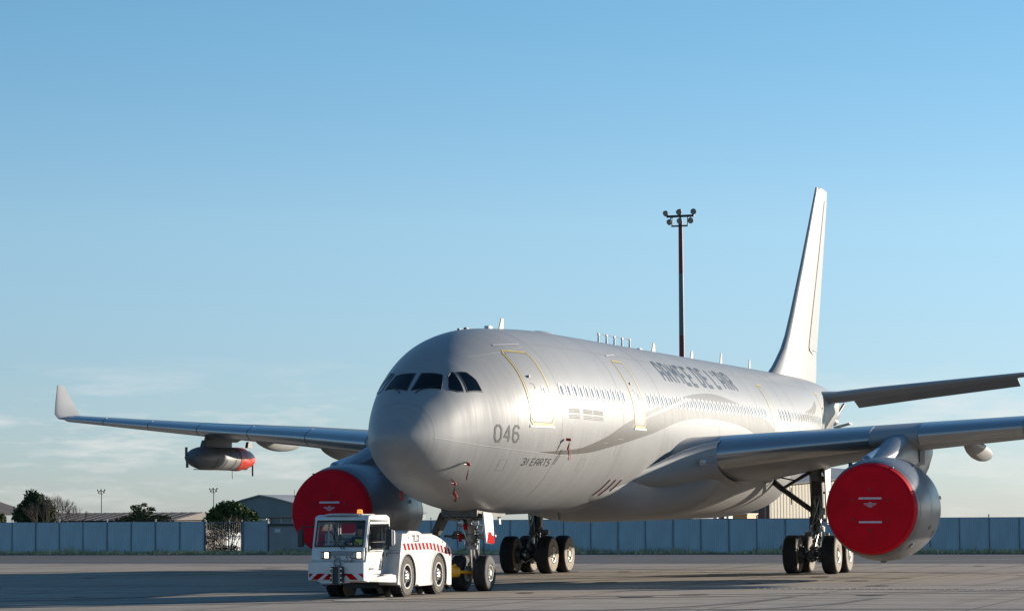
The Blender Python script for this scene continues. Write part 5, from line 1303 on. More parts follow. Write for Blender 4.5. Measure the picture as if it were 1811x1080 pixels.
# wheel well: dark box mouth with ribs, and the doors
mb = MB(); mb.box((NX + 0.1, 0, 2.40), (2.5, 1.1, 0.5)); part(mb, 'wheel_well', 'gear_dark', smooth=0)
for k in range(10):
    mb = MB(); mb.tube((NX - 1.05 + rg.uniform(0, 1.5), rg.uniform(-.5, .5), 2.14), (NX - 1.05 + rg.uniform(0, 1.5), rg.uniform(-.5, .5), 2.10), 0.03, n=6); part(mb, 'well_pipe', 'gear_metal')
for s, (nm_m) in ((-1, 'white_gear'), (1, 'gear_dark')):
    mb = MB()
    q = [V(5.72, s * 0.62, 2.28), V(6.42, s * 0.62, 2.24), V(6.50, s * 0.64, 2.12), V(6.0, s * 0.86, 1.42), V(5.85, s * 0.87, 1.36), V(5.30, s * 0.86, 1.40)]
    mb.prism(q, V(0.01, s * 0.05, 0.012)); dr = part(mb, 'gear_door', nm_m, smooth=0, bevel=0.012)
    if s < 0:
        mb = MB(); mb.prism([V(5.72, s * 0.765 - 0.052, 1.72), V(6.21, s * 0.765 - 0.052, 1.70), V(5.99, s * 0.86 - 0.052, 1.42), V(5.86, s * 0.868 - 0.052, 1.375), V(5.34, s * 0.86 - 0.052, 1.42)], V(0.001, s * 0.008, 0.002)); mb.build('red_flash', M['red_paint'], dr, smooth=0)
    mb = MB(); mb.tube((6.1, s * 0.62, 2.1), (6.2, s * 0.25, 2.05), 0.03, n=8); mb.build('door_link', M['gear_metal'], dr)

for side in (-1, 1):
    GX, GY = 28.85, side * 5.34
    mb = MB(); mb.tube((GX, GY, 1.55), (GX, GY - side * 0.08, 4.1), 0.21, 0.23, 20)
    mg = mb.build('main_gear', M['gear_metal'], plane); mg['label'] = 'main landing gear with four wheels under the %s wing' % ('right-hand' if side < 0 else 'left-hand')
    P_ = lambda mb, nm, m, **k: mb.build(nm, M[m], mg, **k)
    mb = MB(); mb.tube((GX, GY, 0.72), (GX, GY, 1.6), 0.145, n=18); P_(mb, 'piston', 'chrome')
    for qa, qb, qr in ((1.5, 1.68, 0.26), (2.1, 2.35, 0.27), (3.3, 3.5, 0.27)):
        mb = MB(); mb.tube((GX, GY, qa), (GX, GY, qb), qr, n=20); P_(mb, 'collar', 'gear_metal')
    mb = MB(); mb.box((GX, GY, 0.68), (2.5, 0.24, 0.28)); mb.tube((GX, GY - 0.2, 0.68), (GX, GY + 0.2, 0.68), 0.2, n=16); P_(mb, 'bogie_beam', 'gear_dark', smooth=30, bevel=0.04)
    for dx in (-0.99, 0.99):
        mb = MB(); mb.tube((GX + dx, GY - 0.95, 0.69), (GX + dx, GY + 0.95, 0.69), 0.09, n=14); P_(mb, 'axle', 'gear_dark')
        for dy in (-0.70, 0.70):
            wheel(V(GX + dx, GY + dy, 0.695), 0.695, 0.53, mg, -1, 0.295)
            s = 1 if dy > 0 else -1
            mb = MB(); mb.lathe((GX + dx, GY + dy, 0.69), [(-s * 0.30, 0.14), (-s * 0.42, 0.27), (-s * 0.24, 0.31), (-s * 0.2, 0.26)], 'y', 28); P_(mb, 'brake_pack', 'gear_dark')
    mb = MB(); mb.prism([V(GX - 0.2, GY - 0.12, 1.55), V(GX - 0.2, GY + 0.12, 1.55), V(GX - 0.72, GY + 0.05, 1.25), V(GX - 0.72, GY - 0.05, 1.25)], (0, 0, 0.08)); mb.prism([V(GX - 0.2, GY - 0.12, 0.85), V(GX - 0.2, GY + 0.12, 0.85), V(GX - 0.72, GY + 0.05, 1.22), V(GX - 0.72, GY - 0.05, 1.22)], (0, 0, -0.06)); P_(mb, 'torque_link', 'gear_metal', smooth=0)
    mb = MB(); mb.tube((GX - 0.18, GY + side * 0.1, 1.7), (GX - 1.0, GY + side * 0.05, 0.86), 0.055, n=10); mb.tube((GX - 0.14, GY + side * 0.12, 2.0), (GX - 0.5, GY + side * 0.1, 1.45), 0.075, n=10); P_(mb, 'pitch_trimmer', 'gear_metal')
    # side stay to the fuselage
    inn = V(GX - 0.3, GY - side * 1.85, 3.50); kn = V(GX - 0.2, GY - side * 1.22, 3.02); low = V(GX, GY - side * 0.15, 2.22)
    mb = MB(); mb.tube(inn + V(0, -side * 0.05, 0.1), kn, 0.13, 0.11, 10); mb.tube(kn, low, 0.10, 0.10, 10); P_(mb, 'side_stay', 'gear_dark')
    mb = MB(); mb.tube(kn + V(0, 0, 0.05), V(GX - 0.1, GY - side * 0.1, 3.72), 0.05, 0.07, 8); mb.tube(kn.lerp(V(GX - 0.1, GY - side * 0.1, 3.72), 0.45), inn + V(0, side * 0.1, 0.05), 0.03, n=6); P_(mb, 'lock_link', 'gear_dark')
    mb = MB(); mb.tube(kn.lerp(low, 0.28) + V(-0.05, 0, 0.3), kn.lerp(low, 0.28) + V(-0.05, 0, -0.32), 0.022, n=6); P_(mb, 'lock_pin', 'hose')
    # leg door fixed to the outboard side of the leg
    mb = MB(); mb.prism([V(GX - 0.30, GY + side * 0.30, 3.95), V(GX + 0.75, GY + side * 0.30, 3.95), V(GX + 0.55, GY + side * 0.30, 2.6), V(GX + 0.30, GY + side * 0.30, 1.75), V(GX + 0.02, GY + side * 0.30, 1.75), V(GX - 0.12, GY + side * 0.30, 2.6)], (0, side * 0.05, 0)); P_(mb, 'leg_door', 'white_gear', smooth=0, bevel=0.015)
    for z in (1.9, 2.9, 3.6):
        mb = MB(); mb.tube((GX + 0.1, GY + side * 0.2, z), (GX + 0.1, GY + side * 0.31, z), 0.04, n=8); P_(mb, 'door_bracket', 'gear_metal')
    mb = MB(); mb.prism([V(GX - 0.9, GY - side * 2.1, 3.4), V(GX + 1.0, GY - side * 2.1, 3.4), V(GX + 0.9, GY - side * 1.9, 2.15), V(GX - 0.5, GY - side * 1.9, 2.3)], (0, -side * 0.04, 0)); 
    if side > 0: P_(mb, 'bay_door', 'gear_dark', smooth=0)
    mb = MB(); mb.box((GX - 0.24, GY, 3.05), (0.16, 0.30, 0.5)); mb.box((GX - 0.26, GY - side * 0.16, 1.9), (0.14, 0.16, 0.3)); mb.box((GX - 0.1, GY + side * 0.24, 3.75), (0.3, 0.14, 0.25)); P_(mb, 'hydraulic_block', 'gear_dark', smooth=0, bevel=0.015)
    mb = MB(); mb.tube((GX - 0.12, GY + 0.20, 1.42), (GX - 0.12, GY + 0.44, 1.42), 0.10, 0.08, 12) if side < 0 else mb.tube((GX - 0.12, GY - 0.20, 1.52), (GX - 0.12, GY - 0.50, 1.52), 0.10, 0.09, 12)
    mb.tube((GX - 0.12, GY - 0.22, 1.36), (GX - 0.12, GY - 0.44, 1.36), 0.10, 0.09, 12); P_(mb, 'accumulator', 'gear_metal')
    rg = random.Random(30 + side); prs = []
    for k in range(26): prs.append(((GX - 0.22 + rg.gauss(0, .05), GY + rg.gauss(0, .13), rg.uniform(1.7, 3.6)), (GX - 0.22 + rg.gauss(0, .10), GY + rg.gauss(0, .14), rg.uniform(1.0, 1.75))))
    hoses(mg, prs[:14], 0.017, 'hose', 0.07, 6 + side); hoses(mg, prs[14:20], 0.018, 'brass', 0.06, 8 + side)
    prs = [((GX - 0.6 + rg.gauss(0, .35), GY + rg.gauss(0, .14), 0.9 + rg.gauss(0, .12)), (GX - 0.95 + rg.gauss(0, .16), GY + rg.gauss(0, .32), 0.7 + rg.gauss(0, .2))) for k in range(22)]
    hoses(mg, prs[:14], 0.018, 'hose', 0.06, 10 + side); hoses(mg, prs[14:], 0.014, 'brass', 0.05, 12 + side)
    for k in range(16):
        q = V(GX - 1.25 + rg.uniform(0, .5), GY + rg.gauss(0, .22), 0.69 + rg.gauss(0, .17)); mb = MB(); mb.box(q, (rg.uniform(.05, .14), rg.uniform(.05, .14), rg.uniform(.05, .12)), Matrix.Rotation(rg.uniform(0, 3), 3, 'X')); P_(mb, 'brake_fitting', rg.choice(['gear_dark', 'gear_metal', 'gear_dark', 'brass']), smooth=0)

# remove-before-flight ribbons and plugs
def ribbon(p, d, w, L_, label, plug=True, m='red_cloth'):
    t = thing('pitot_cover' if plug else 'warning_ribbon', label, 'cover' if plug else 'ribbon', p, None)
    if plug: mb = MB(); n = Vector(d).normalized(); mb.tube(Vector(p) + n * 0.05, Vector(p) + n * 0.16, 0.04, 0.045, 10); mb.ell(Vector(p) + n * 0.16, (0.045, 0.045, 0.045), 10, 6); mb.build('plug', M[m], t)
    A, B = [], []
    for k in range(9):
        s = k / 8; q = Vector(p) + Vector(d).normalized() * (0.12 + 0.02 * math.sin(5 * s)) + V(-0.30 * s * L_, -0.02 * s, -L_ * s); a = s * 2.2
        A.append(q + V(math.cos(a) * w / 2, math.sin(a) * w / 2, 0)); B.append(q - V(math.cos(a) * w / 2, math.sin(a) * w / 2, 0))
    mb = MB(); mb.loft([A, B], closed=False); mb.build('ribbon', M[m], t, smooth=60, recalc=False)
ribbon(FZ(2.41, 3.66), (-.2, -.8, -.4), 0.035, 0.45, 'red pitot cover highest on the shaded nose, with a streaming ribbon')
ribbon(FZ(2.42, 3.18), (-.2, -.6, -.7), 0.05, 0.36, 'middle red pitot cover on the underside of the nose')
ribbon(FZ(3.06, 2.86), (-.2, -.5, -.8), 0.07, 0.2, 'lowest red plug under the nose near the gear door')
p = FP(2.55, R(292)); ribbon(p, (-.2, .3, -.9), 0.10, 0.2, 'red plug under the left-hand edge of the nose beside the engine')
ribbon(FZ(7.28, 4.38), (0, -1, -.1), 0.05, 0.3, 'pair of red flags hanging on the fuselage where the grey band begins')
for (x0, z0, x1, z1, lab, m) in ((7.75, 4.14, 8.15, 3.80, 'long red streamer right of the red flags on the fuselage side', 'red_cloth'), (7.25, 4.10, 7.02, 3.66, 'dark streamer left of the red flags above the small black lettering', 'hose')):
    mb = MB(); skin_strip(mb, [(x0, z0), ((x0 + x1) / 2 + 0.03, (z0 + z1) / 2), (x1, z1)], 0.045, 0.03); tag(mb.build('streamer', M[m], smooth=60), lab, 'streamer')

# ================================================================== TOW TRACTOR (parallel to the airplane, nose towards the camera)
TL = V(2.0, 1.1, 0)
tug = thing('tow_tractor', 'white aircraft tow tractor with a glazed cab and red-white hazard stripes', 'tow tractor', TL)
T = lambda mb, nm, m, par=None, **k: mb.build(nm, M[m], par or tug, **k)
WXF, WXR, WR = 1.41, 3.87, 0.555
def arch(cx, r, n=16, z0=0.28):
    a0 = math.asin(max(-1, min(1, (z0 - 0.56) / r)))
    return [(cx + r * math.cos(a), 0.56 + r * math.sin(a)) for a in [PI - a0 - (PI - 2 * a0) * k / n for k in range(n + 1)]]
top = [(4.86, 0.24), (4.87, 1.22), (4.78, 1.30), (4.45, 1.42), (4.05, 1.54), (3.62, 1.635), (3.2, 1.685), (2.0, 1.715), (0.98, 1.72)]
prof = [(0.62, 0.36)] + [(0.80, 0.33)] + arch(WXF, 0.64, z0=0.33) + [(2.2, 0.30), (2.25, 0.27), (3.1, 0.27)] + arch(WXR, 0.64, z0=0.28) + [(4.55, 0.24)] + top
def prof_fix(p):
    out = []
    for q in p:
        if not out or math.hypot(q[0] - out[-1][0], q[1] - out[-1][1]) > 1e-3: out.append(q)
    return out
prof = prof_fix(prof)
mb = MB(); mb.prism([V(x, 0.0, z) for x, z in prof], (0, 0.55, 0)); mb.prism([V(x, 1.70, z) for x, z in prof], (0, 0.55, 0)); body = T(mb, 'body', 'tug_white', smooth=30, bevel=0.018)
mb = MB(); mb.prism([V(x, 0.552, z - 0.002) for x, z in [(0.85, 0.55), (4.8, 0.55)] + top[1:]], (0, 1.146, 0)); T(mb, 'engine_deck', 'tug_white', smooth=30)
mb = MB(); mb.box((2.75, 1.1, 0.5), (3.9, 1.1, 0.5)); T(mb, 'chassis', 'tug_black', smooth=0)
# raised hood with sloping rim
mb = MB(); mb.prism([V(2.05, 0.28, 1.71), V(2.35, 0.32, 1.79), V(3.05, 0.32, 1.77), V(3.5, 0.28, 1.64)], (0, 1.6, 0)); T(mb, 'hood', 'tug_white', smooth=0, bevel=0.02)
for y in (0.2, 2.05):
    for cx in (WXF, WXR):
        s = -1 if y < 1 else 1
        c0 = V(cx, y + s * 0.02 * 0, WR)
        mb = MB(); h = 0.19; r = WR; hr = 0.34
        pr = [(-h * 0.9, hr), (-h, (hr + r) / 2), (-h * 0.95, r * 0.9), (-h * 0.75, r * 0.985)]
        for gk in (-0.4, 0, 0.4): pr += [(h * (gk - 0.08), r), (h * (gk - 0.05), r * 0.97), (h * (gk + 0.05), r * 0.97), (h * (gk + 0.08), r)]
        pr += [(h * 0.75, r * 0.985), (h * 0.95, r * 0.9), (h, (hr + r) / 2), (h * 0.9, hr)]
        mb.lathe(c0, pr, 'y', 44); ty = T(mb, 'wheel', 'tyre', smooth=40)
        for k in range(36):
            a = 2 * PI * k / 36; 
        mb = MB()
        for k in range(36):
            a = 2 * PI * k / 36
            for q, o_ in ((-0.62, 0), (0.62, 0.5)):
                b_ = a + o_ * 2 * PI / 36; mb.box(c0 + V(math.cos(b_) * r * 0.99, q * h, math.sin(b_) * r * 0.99), (0.045, 0.10, 0.05), Matrix.Rotation(-b_, 3, 'Y'))
        kind(mb.build('tread_blocks', M['tyre'], ty, smooth=0), 'stuff')
        mb = MB(); mb.lathe(c0, [(s * h * 0.96, r * 0.90), (s * h * 1.01, (hr + r) / 2), (s * h * 0.93, hr)], 'y', 44); mb.build('sidewall', M['tyre_grey'] if y < 1 else M['tyre'], ty, smooth=40)
        mb = MB(); mb.lathe(c0, [(s * h * 0.90, hr + 0.005), (s * h * 0.98, hr - 0.005), (s * h * 0.98, hr - 0.03), (s * h * 0.85, hr - 0.04)], 'y', 40); mb.build('rim_ring', M['frame_white'], ty, smooth=30)
        mb = MB(); mb.lathe(c0, [(s * h * 0.85, hr - 0.04), (s * h * 0.45, hr - 0.07), (s * h * 0.45, 0.15)], 'y', 40); mb.build('rim_dish', M['tug_black'], ty, smooth=30)
        mb = MB(); mb.lathe(c0, [(s * h * 0.45, 0.19), (s * h * 0.75, 0.175), (s * h * 0.95, 0.14), (s * h * 1.0, 0.06), (s * h * 1.0, 0.001)], 'y', 28); mb.build('hub', M['hub'], ty, smooth=30)
        mb = MB()
        for k in range(8): a = 2 * PI * k / 8; q = c0 + V(math.cos(a) * 0.115, s * h * 0.97, math.sin(a) * 0.115); mb.tube(q, q + V(0, s * 0.03, 0), 0.02, n=6)
        kind(mb.build('wheel_nuts', M['gear_dark'], ty), 'stuff')
        # dark rubber lip round the arch
        if True:
            yo = -0.006 if y < 1 else 2.256; aa = arch(cx, 0.655, z0=0.30); ab = arch(cx, 0.60, z0=0.30)
            mb = MB(); mb.loft([[V(x, yo, z) for x, z in aa], [V(x, yo, z) for x, z in ab], [V(x, yo - s * 0.12, z) for x, z in ab]], closed=False); T(mb, 'arch_lip', 'tug_grey', smooth=30)
        mb = MB(); mb.lathe(c0, [(-s * 0.34, 0.62), (-s * 0.34, 0.05)], 'y', 30); T(mb, 'wheel_arch_liner', 'tug_black')
# hazard stripe along the side
for yo, s in ((-0.004, -1), (2.254, 1)):
    mb = MB(); zt = lambda x: 1.455 - 0.0 if x < 3.0 else 1.455 - 0.23 * ((x - 3.0) / 1.87) ** 1.5
    xs2 = [1.0 + (4.84 - 1.0) * k / 30 for k in range(31)]
    mb.loft([[V(x, yo, zt(x)) for x in xs2], [V(x, yo, zt(x) - 0.19) for x in xs2]], closed=False); T(mb, 'stripe_backing', 'frame_white', smooth=0)
    n = 13
    for k in range(n):
        x = 1.02 + (4.80 - 1.02) * k / n; w = 0.155
        mb = MB(); mb.quad(V(x, yo + s * 0.004, zt(x) - 0.002), V(x + w, yo + s * 0.004, zt(x + w) - 0.002), V(x + w + 0.13, yo + s * 0.004, zt(x + w + .13) - 0.188), V(x + 0.13, yo + s * 0.004, zt(x + .13) - 0.188)); T(mb, 'red_stripe', 'red_paint', smooth=0)
# louvres on the forward face of the body
for k in range(5):
    mb = MB(); mb.box((0.955 - 0.035 * k * 0.75, 0.27, 1.46 - 0.065 * k), (0.04, 0.46, 0.022), Matrix.Rotation(R(-25), 3, 'Y')); T(mb, 'louvre_slat', 'tug_grey', smooth=0)
mb = MB(); mb.box((0.93, 0.27, 1.33), (0.02, 0.5, 0.36), Matrix.Rotation(R(14), 3, 'Y')); T(mb, 'louvre_backing', 'tug_black', smooth=0)
# ---- cab
CY0, CY1 = 0.36, 1.92
# lower nose and bumper
mb = MB(); mb.prism([V(-0.80, CY0 + 0.02, 0.98), V(-0.86, CY0 + 0.04, 1.05), V(-0.80, CY0 + 0.04, 1.36), V(-0.74, CY0 + 0.04, 1.40), V(-0.3, CY0 + 0.04, 1.40), V(-0.3, CY0 + 0.02, 0.6), V(-0.8, CY0 + 0.02, 0.6)], (0, CY1 - CY0 - 0.06, 0)); T(mb, 'cab_front', 'tug_white', smooth=0, bevel=0.02)
mb = MB(); mb.prism([V(-0.98, CY0 - 0.02, 0.50), V(-0.98, CY0 - 0.02, 0.98), V(-0.55, CY0 - 0.02, 0.98), V(-0.55, CY0 - 0.02, 0.44)], (0, CY1 - CY0 + 0.04, 0)); mb.prism([V(-0.97, CY0 + 0.35, 0.50), V(-0.97, CY0 + 0.55, 0.43), V(-0.97, CY1 - 0.35, 0.43), V(-0.97, CY1 - 0.2, 0.50)], (0.4, 0, 0)); bum = T(mb, 'bumper', 'tug_white', smooth=0, bevel=0.02)
mb = MB(); mb.box((-0.985, (CY0 + CY1) / 2, 0.605), (0.008, CY1 - CY0, 0.165)); T(mb, 'stripe_backing', 'frame_white', bum, smooth=0)
for (ya, sl) in ((1.90, 'e'), (1.66, 'n'), (1.33, 'n'), (1.0, 'n'), (0.78, 'm'), (0.44, 'e2')):
    mb = MB(); x = -0.992
    if sl == 'n': mb.quad(V(x, ya - 0.0, 0.685), V(x, ya - 0.22, 0.685), V(x, ya - 0.02, 0.525), V(x, ya + 0.18, 0.525)) 
    elif sl == 'm': mb.quad(V(x, ya + 0.10, 0.685), V(x, ya - 0.10, 0.685), V(x, ya - 0.28, 0.525), V(x, ya - 0.06, 0.525))
    elif sl == 'e': mb.add([V(x, ya, 0.685), V(x, ya - 0.12, 0.685), V(x, ya, 0.57)], [(0, 1, 2)])
    else: mb.add([V(x, ya + 0.06, 0.685), V(x, ya - 0.09, 0.685), V(x, ya - 0.09, 0.57)], [(0, 1, 2)])
    mb.build('red_stripe', M['red_paint'], bum, smooth=0)
# front: label bar, lamps, lettering, hitch
mb = MB(); mb.box((-0.868, 1.02, 1.22), (0.02, 0.62, 0.12)); T(mb, 'front_plate', 'tug_grey', smooth=0, bevel=0.008)
for yc in (1.48, 0.55):
    mb = MB(); mb.box((-0.865, yc, 1.17), (0.05, 0.27, 0.20)); hl = T(mb, 'headlight', 'tug_black', smooth=0, bevel=0.01)
    mb = MB(); mb.box((-0.893, yc - 0.04, 1.17), (0.014, 0.12, 0.15)); mb.build('lit_lens', M['lamp_on'], hl, smooth=0, bevel=0.01)
    mb = MB(); mb.box((-0.893, yc + 0.085, 1.17), (0.012, 0.075, 0.15)); mb.build('indicator_lens', M['lamp_off'], hl, smooth=0)
def on_front(x):
    def f(o, pts, stroke):
        P = [V(x, -a, b_) for a, b_ in pts]
        for a, b_ in zip(P[:-1], P[1:]):
            d = (b_ - a).normalized(); n = V(0, -d.z, d.y) * stroke / 2; a = a - d * stroke / 2; b_ = b_ + d * stroke / 2; o.prism([a + n, b_ + n, b_ - n, a - n], (-0.008, 0, 0))
    return f
def on_side(y):
    def f(o, pts, stroke):
        P = [V(a, y, b_) for a, b_ in pts]
        for a, b_ in zip(P[:-1], P[1:]):
            d = (b_ - a).normalized(); n = V(-d.z, 0, d.x) * stroke / 2; a = a - d * stroke / 2; b_ = b_ + d * stroke / 2; o.prism([a + n, b_ + n, b_ - n, a - n], (0, -0.006, 0))
    return f
letters_on(on_front(-0.868), 'TLD', -1.28, 0.99, 0.15, 0.13, 0.055, 0.1, 0.035, M['lamp_off'], tug)
letters_on(on_side(0.362), 'TLD', 0.02, 0.80, 0.11, 0.18, 0.035, 0.1, 0.035, M['tug_black'], tug, slant=-0.05)
letters_on(on_side(-0.004), 'TLD', 1.75, 1.50, 0.13, 0.15, 0.05, 0.1, 0.032, M['letter_soft'], tug)
mb = MB(); mb.box((-1.06, 1.06, 0.64), (0.16, 0.34, 0.46)); hit_ = T(mb, 'front_hitch', 'tug_black', smooth=0, bevel=0.01)
for z in (0.46, 0.58, 0.70, 0.82):
    for y in (0.92, 1.20): mb = MB(); mb.box((-1.15, y, z), (0.03, 0.05, 0.03)); mb.build('hitch_bolt', M['chrome'], hit_, smooth=0)
for y in (0.96, 1.16): mb = MB(); mb.box((-1.16, y, 0.64), (0.05, 0.03, 0.44)); mb.build('hitch_plate', M['tug_grey'], hit_, smooth=0)
mb = MB(); mb.path([V(-1.05, 1.06 + 0.09 * math.cos(t), 0.98 + 0.11 * math.sin(t)) for t in [PI * 2 * k / 14 for k in range(15)]], 0.022, 8); mb.tube((-1.05, 1.06, 0.8), (-1.05, 1.06, 0.9), 0.05, n=10); mb.build('pin_handle', M['gear_metal'], hit_)
# cab shell: pillars, roof, rear wall
def bar(mb, a, b_, w, d): 
    a, b_ = V(*a), V(*b_); n = (b_ - a).normalized(); q = n.to_track_quat('Z', 'Y').to_matrix(); c0 = (a + b_) / 2; return mb.box(c0, (w, d, (b_ - a).length), q)
XFB, XFT, XR_ = -0.76, -0.55, 0.98
mb = MB()
for y in (CY0 + 0.06, CY1 - 0.06): mb.prism([V(XFB, y - 0.05, 1.36), V(XFB + 0.13, y - 0.05, 1.36), V(XFT + 0.13, y - 0.05, 2.12), V(XFT, y - 0.05, 2.12)], (0, 0.10, 0))
for y in (CY0 + 0.05, CY1 - 0.05):
    mb.box((XR_ - 0.05, y, 1.65), (0.12, 0.10, 0.94))
    mb.box((0.22, y, 0.9 if y > 1 else 0.7), (1.56, 0.09, 0.75 if y > 1 else 0.10))
mb.box((XFB + 0.06, (CY0 + CY1) / 2, 1.385), (0.13, CY1 - CY0 - 0.1, 0.06)); mb.box((XFT + 0.06, (CY0 + CY1) / 2, 2.10), (0.14, CY1 - CY0 - 0.1, 0.08))
cabf = T(mb, 'cab_frame', 'tug_white', smooth=0, bevel=0.018)
mb = MB(); mb.prism([V(XFT - 0.04, CY0 + 0.0, 2.09), V(XFT + 0.02, CY0 + 0.0, 2.20), V(XFT + 0.2, CY0 + 0.0, 2.235), V(XR_ - 0.2, CY0 + 0.0, 2.235), V(XR_ + 0.02, CY0 + 0.0, 2.17), V(XR_ + 0.03, CY0 + 0.0, 2.05)], (0, CY1 - CY0, 0)); rf = T(mb, 'cab_roof', 'tug_white', smooth=0, bevel=0.04)
mb = MB(); mb.box((0.15, (CY0 + CY1) / 2, 2.245), (0.9, 1.0, 0.03)); mb.build('roof_panel', M['tug_grey'], rf, smooth=0, bevel=0.01)
mb = MB(); mb.prism([V(XFT - 0.03, CY0 + 0.3, 2.215), V(XFT + 0.3, CY0 + 0.3, 2.262), V(XFT + 0.3, CY1 - 0.3, 2.262), V(XFT - 0.03, CY1 - 0.3, 2.215)], (0, 0, 0.012)); mb.build('sun_visor', M['tug_grey'], rf, smooth=0)
for y in (CY0 + 0.25, CY1 - 0.3, CY1 - 0.55): mb = MB(); mb.ell((XFT + 0.06, y, 2.235), (0.03, 0.03, 0.025), 10, 6); mb.build('marker_lamp', M['lamp_off'], rf)
mb = MB(); mb.lathe((-0.15, 0.78, 2.23), [(0, 0.09), (0.04, 0.09), (0.04, 0.075), (0.13, 0.07), (0.15, 0.05), (0.155, 0.001)], 'z', 20); mb.build('beacon', M['amber'], rf)
# rear wall with window, floor, dash
mb = MB(); yc = (CY0 + CY1) / 2
mb.box((XR_ - 0.02, yc, 1.18), (0.05, CY1 - CY0 - 0.1, 0.85)); mb.box((XR_ - 0.02, yc, 2.06), (0.05, CY1 - CY0 - 0.1, 0.12)); mb.box((XR_ - 0.02, CY0 + 0.52, 1.8), (0.05, 0.94, 0.45)); mb.box((XR_ - 0.02, CY1 - 0.09, 1.8), (0.05, 0.08, 0.45)); T(mb, 'cab_rear_wall', 'tug_grey', smooth=0)
mb = MB(); mb.box((0.1, yc, 0.62), (1.7, CY1 - CY0 - 0.14, 0.06)); T(mb, 'cab_floor', 'tug_black', smooth=0)
mb = MB(); mb.box((-0.5, yc, 1.30), (0.36, CY1 - CY0 - 0.2, 0.16)); T(mb, 'dashboard', 'interior', smooth=0, bevel=0.03)
mb = MB(); mb.box((0.42, 1.0, 1.05), (0.48, 0.46, 0.14)); mb.box((0.68, 1.0, 1.45), (0.12, 0.44, 0.75)); T(mb, 'seat', 'interior', smooth=0, bevel=0.03)
mb = MB(); cst = V(-0.12, 1.0, 1.44); ax = V(-0.5, 0, -0.85).normalized(); u_ = V(0, 1, 0); w_ = ax.cross(u_)
mb.path([cst + (u_ * math.cos(2 * PI * k / 20) + w_ * math.sin(2 * PI * k / 20)) * 0.20 for k in range(21)], 0.016, 8); mb.tube(cst, cst + ax * 0.3, 0.03, n=8); mb.tube(cst - u_ * 0.2, cst + u_ * 0.2, 0.014, n=6); T(mb, 'steering_wheel', 'tug_black')
mb = MB(); mb.tube((-0.35, 1.62, 1.36), (-0.28, 1.62, 2.05), 0.03, n=8); mb.tube((0.2, 1.7, 1.4), (0.2, 1.7, 2.1), 0.03, n=8); T(mb, 'grab_pole', 'frame_white')
# windscreen with seal
A_, B_, C_, D_ = V(XFB - 0.015, CY1 - 0.10, 1.41), V(XFB - 0.015, CY0 + 0.10, 1.41), V(XFT - 0.015, CY0 + 0.10, 2.07), V(XFT - 0.015, CY1 - 0.10, 2.07)
mb = MB(); mb.quad(A_, B_, C_, D_); ws = T(mb, 'windscreen', 'cab_glass', smooth=0)
mb = MB()
for a, b_ in ((A_, B_), (B_, C_), (C_, D_), (D_, A_)): mb.tube(a, b_, 0.022, n=6)
mb.build('windscreen_seal', M['black'], ws)
for (p0, p1, p2) in ((V(-0.80, 1.02, 1.33), V(-0.76, 1.22, 1.55), V(-0.70, 1.35, 1.78)), (V(-0.80, 0.95, 1.33), V(-0.75, 1.12, 1.62), V(-0.66, 1.30, 1.95))):
    mb = MB(); mb.path([p0 - V(0.03, 0, 0), p1 - V(0.03, 0, 0)], 0.012, 6); mb.path([p1 - V(0.03, 0, 0.1), p2 - V(0.03, 0, 0)], 0.016, 6); T(mb, 'wiper', 'tug_black')
# doors (near side and far side)
for yo, s in ((CY0 - 0.005, -1), (CY1 + 0.005, 1)):
    yq = yo if s < 0 else yo
    mb = MB(); lower = [V(-0.70, yq, 1.27), V(-0.80, yq, 0.95), V(-0.78, yq, 0.78), V(-0.30, yq, 0.68), V(0.10, yq, 0.72), V(0.42, yq, 1.27)]
    mb.prism(lower, (0, -s * 0.035, 0))
    # sill, posts and header of the door round the window
    fr_ = [(V(-0.70, yq, 1.27), V(0.88, yq, 1.27)), (V(-0.70, yq, 1.27), V(-0.48, yq, 2.02)), (V(-0.48, yq, 2.02), V(0.88, yq, 2.02)), (V(0.88, yq, 2.02), V(0.88, yq, 1.2))]
    for a, b_ in fr_:
        d = (b_ - a).normalized(); n = V(-d.z, 0, d.x) * 0.035; mb.prism([a + n, b_ + n, b_ - n, a - n], (0, -s * 0.03, 0))
    dr = T(mb, 'door', 'tug_white', smooth=0, bevel=0.008)
    mb = MB(); mb.quad(V(-0.68, yq - s * 0.015, 1.28), V(0.87, yq - s * 0.015, 1.28), V(0.87, yq - s * 0.015, 2.0), V(-0.48, yq - s * 0.015, 2.0)); mb.build('door_glass', M['cab_glass'], dr, smooth=0)
    mb = MB()
    for a, b_ in ((V(-0.64, yq, 1.31), V(0.84, yq, 1.31)), (V(-0.64, yq, 1.31), V(-0.46, yq, 1.98)), (V(-0.46, yq, 1.98), V(0.84, yq, 1.98)), (V(0.84, yq, 1.98), V(0.84, yq, 1.31)), (V(0.34, yq, 1.98), V(0.34, yq, 1.5)), (V(-0.58, yq, 1.50), V(0.84, yq, 1.50))): mb.tube(a + V(0, s * 0.008, 0), b_ + V(0, s * 0.008, 0), 0.018, n=6)
    mb.build('window_seal', M['tug_black'], dr)
    mb = MB(); mb.box((-0.42, yq + s * 0.02, 0.80), (0.3, 0.02, 0.05)); mb.box((0.55, yq + s * 0.03, 1.16), (0.16, 0.04, 0.07)); mb.build('door_handle', M['tug_black'], dr, smooth=0)
    mb = MB(); mb.box((0.66, yq - s * 0.03, 0.98), (0.62, 0.04, 0.56)); T(mb, 'rear_quarter', 'tug_white', smooth=0)
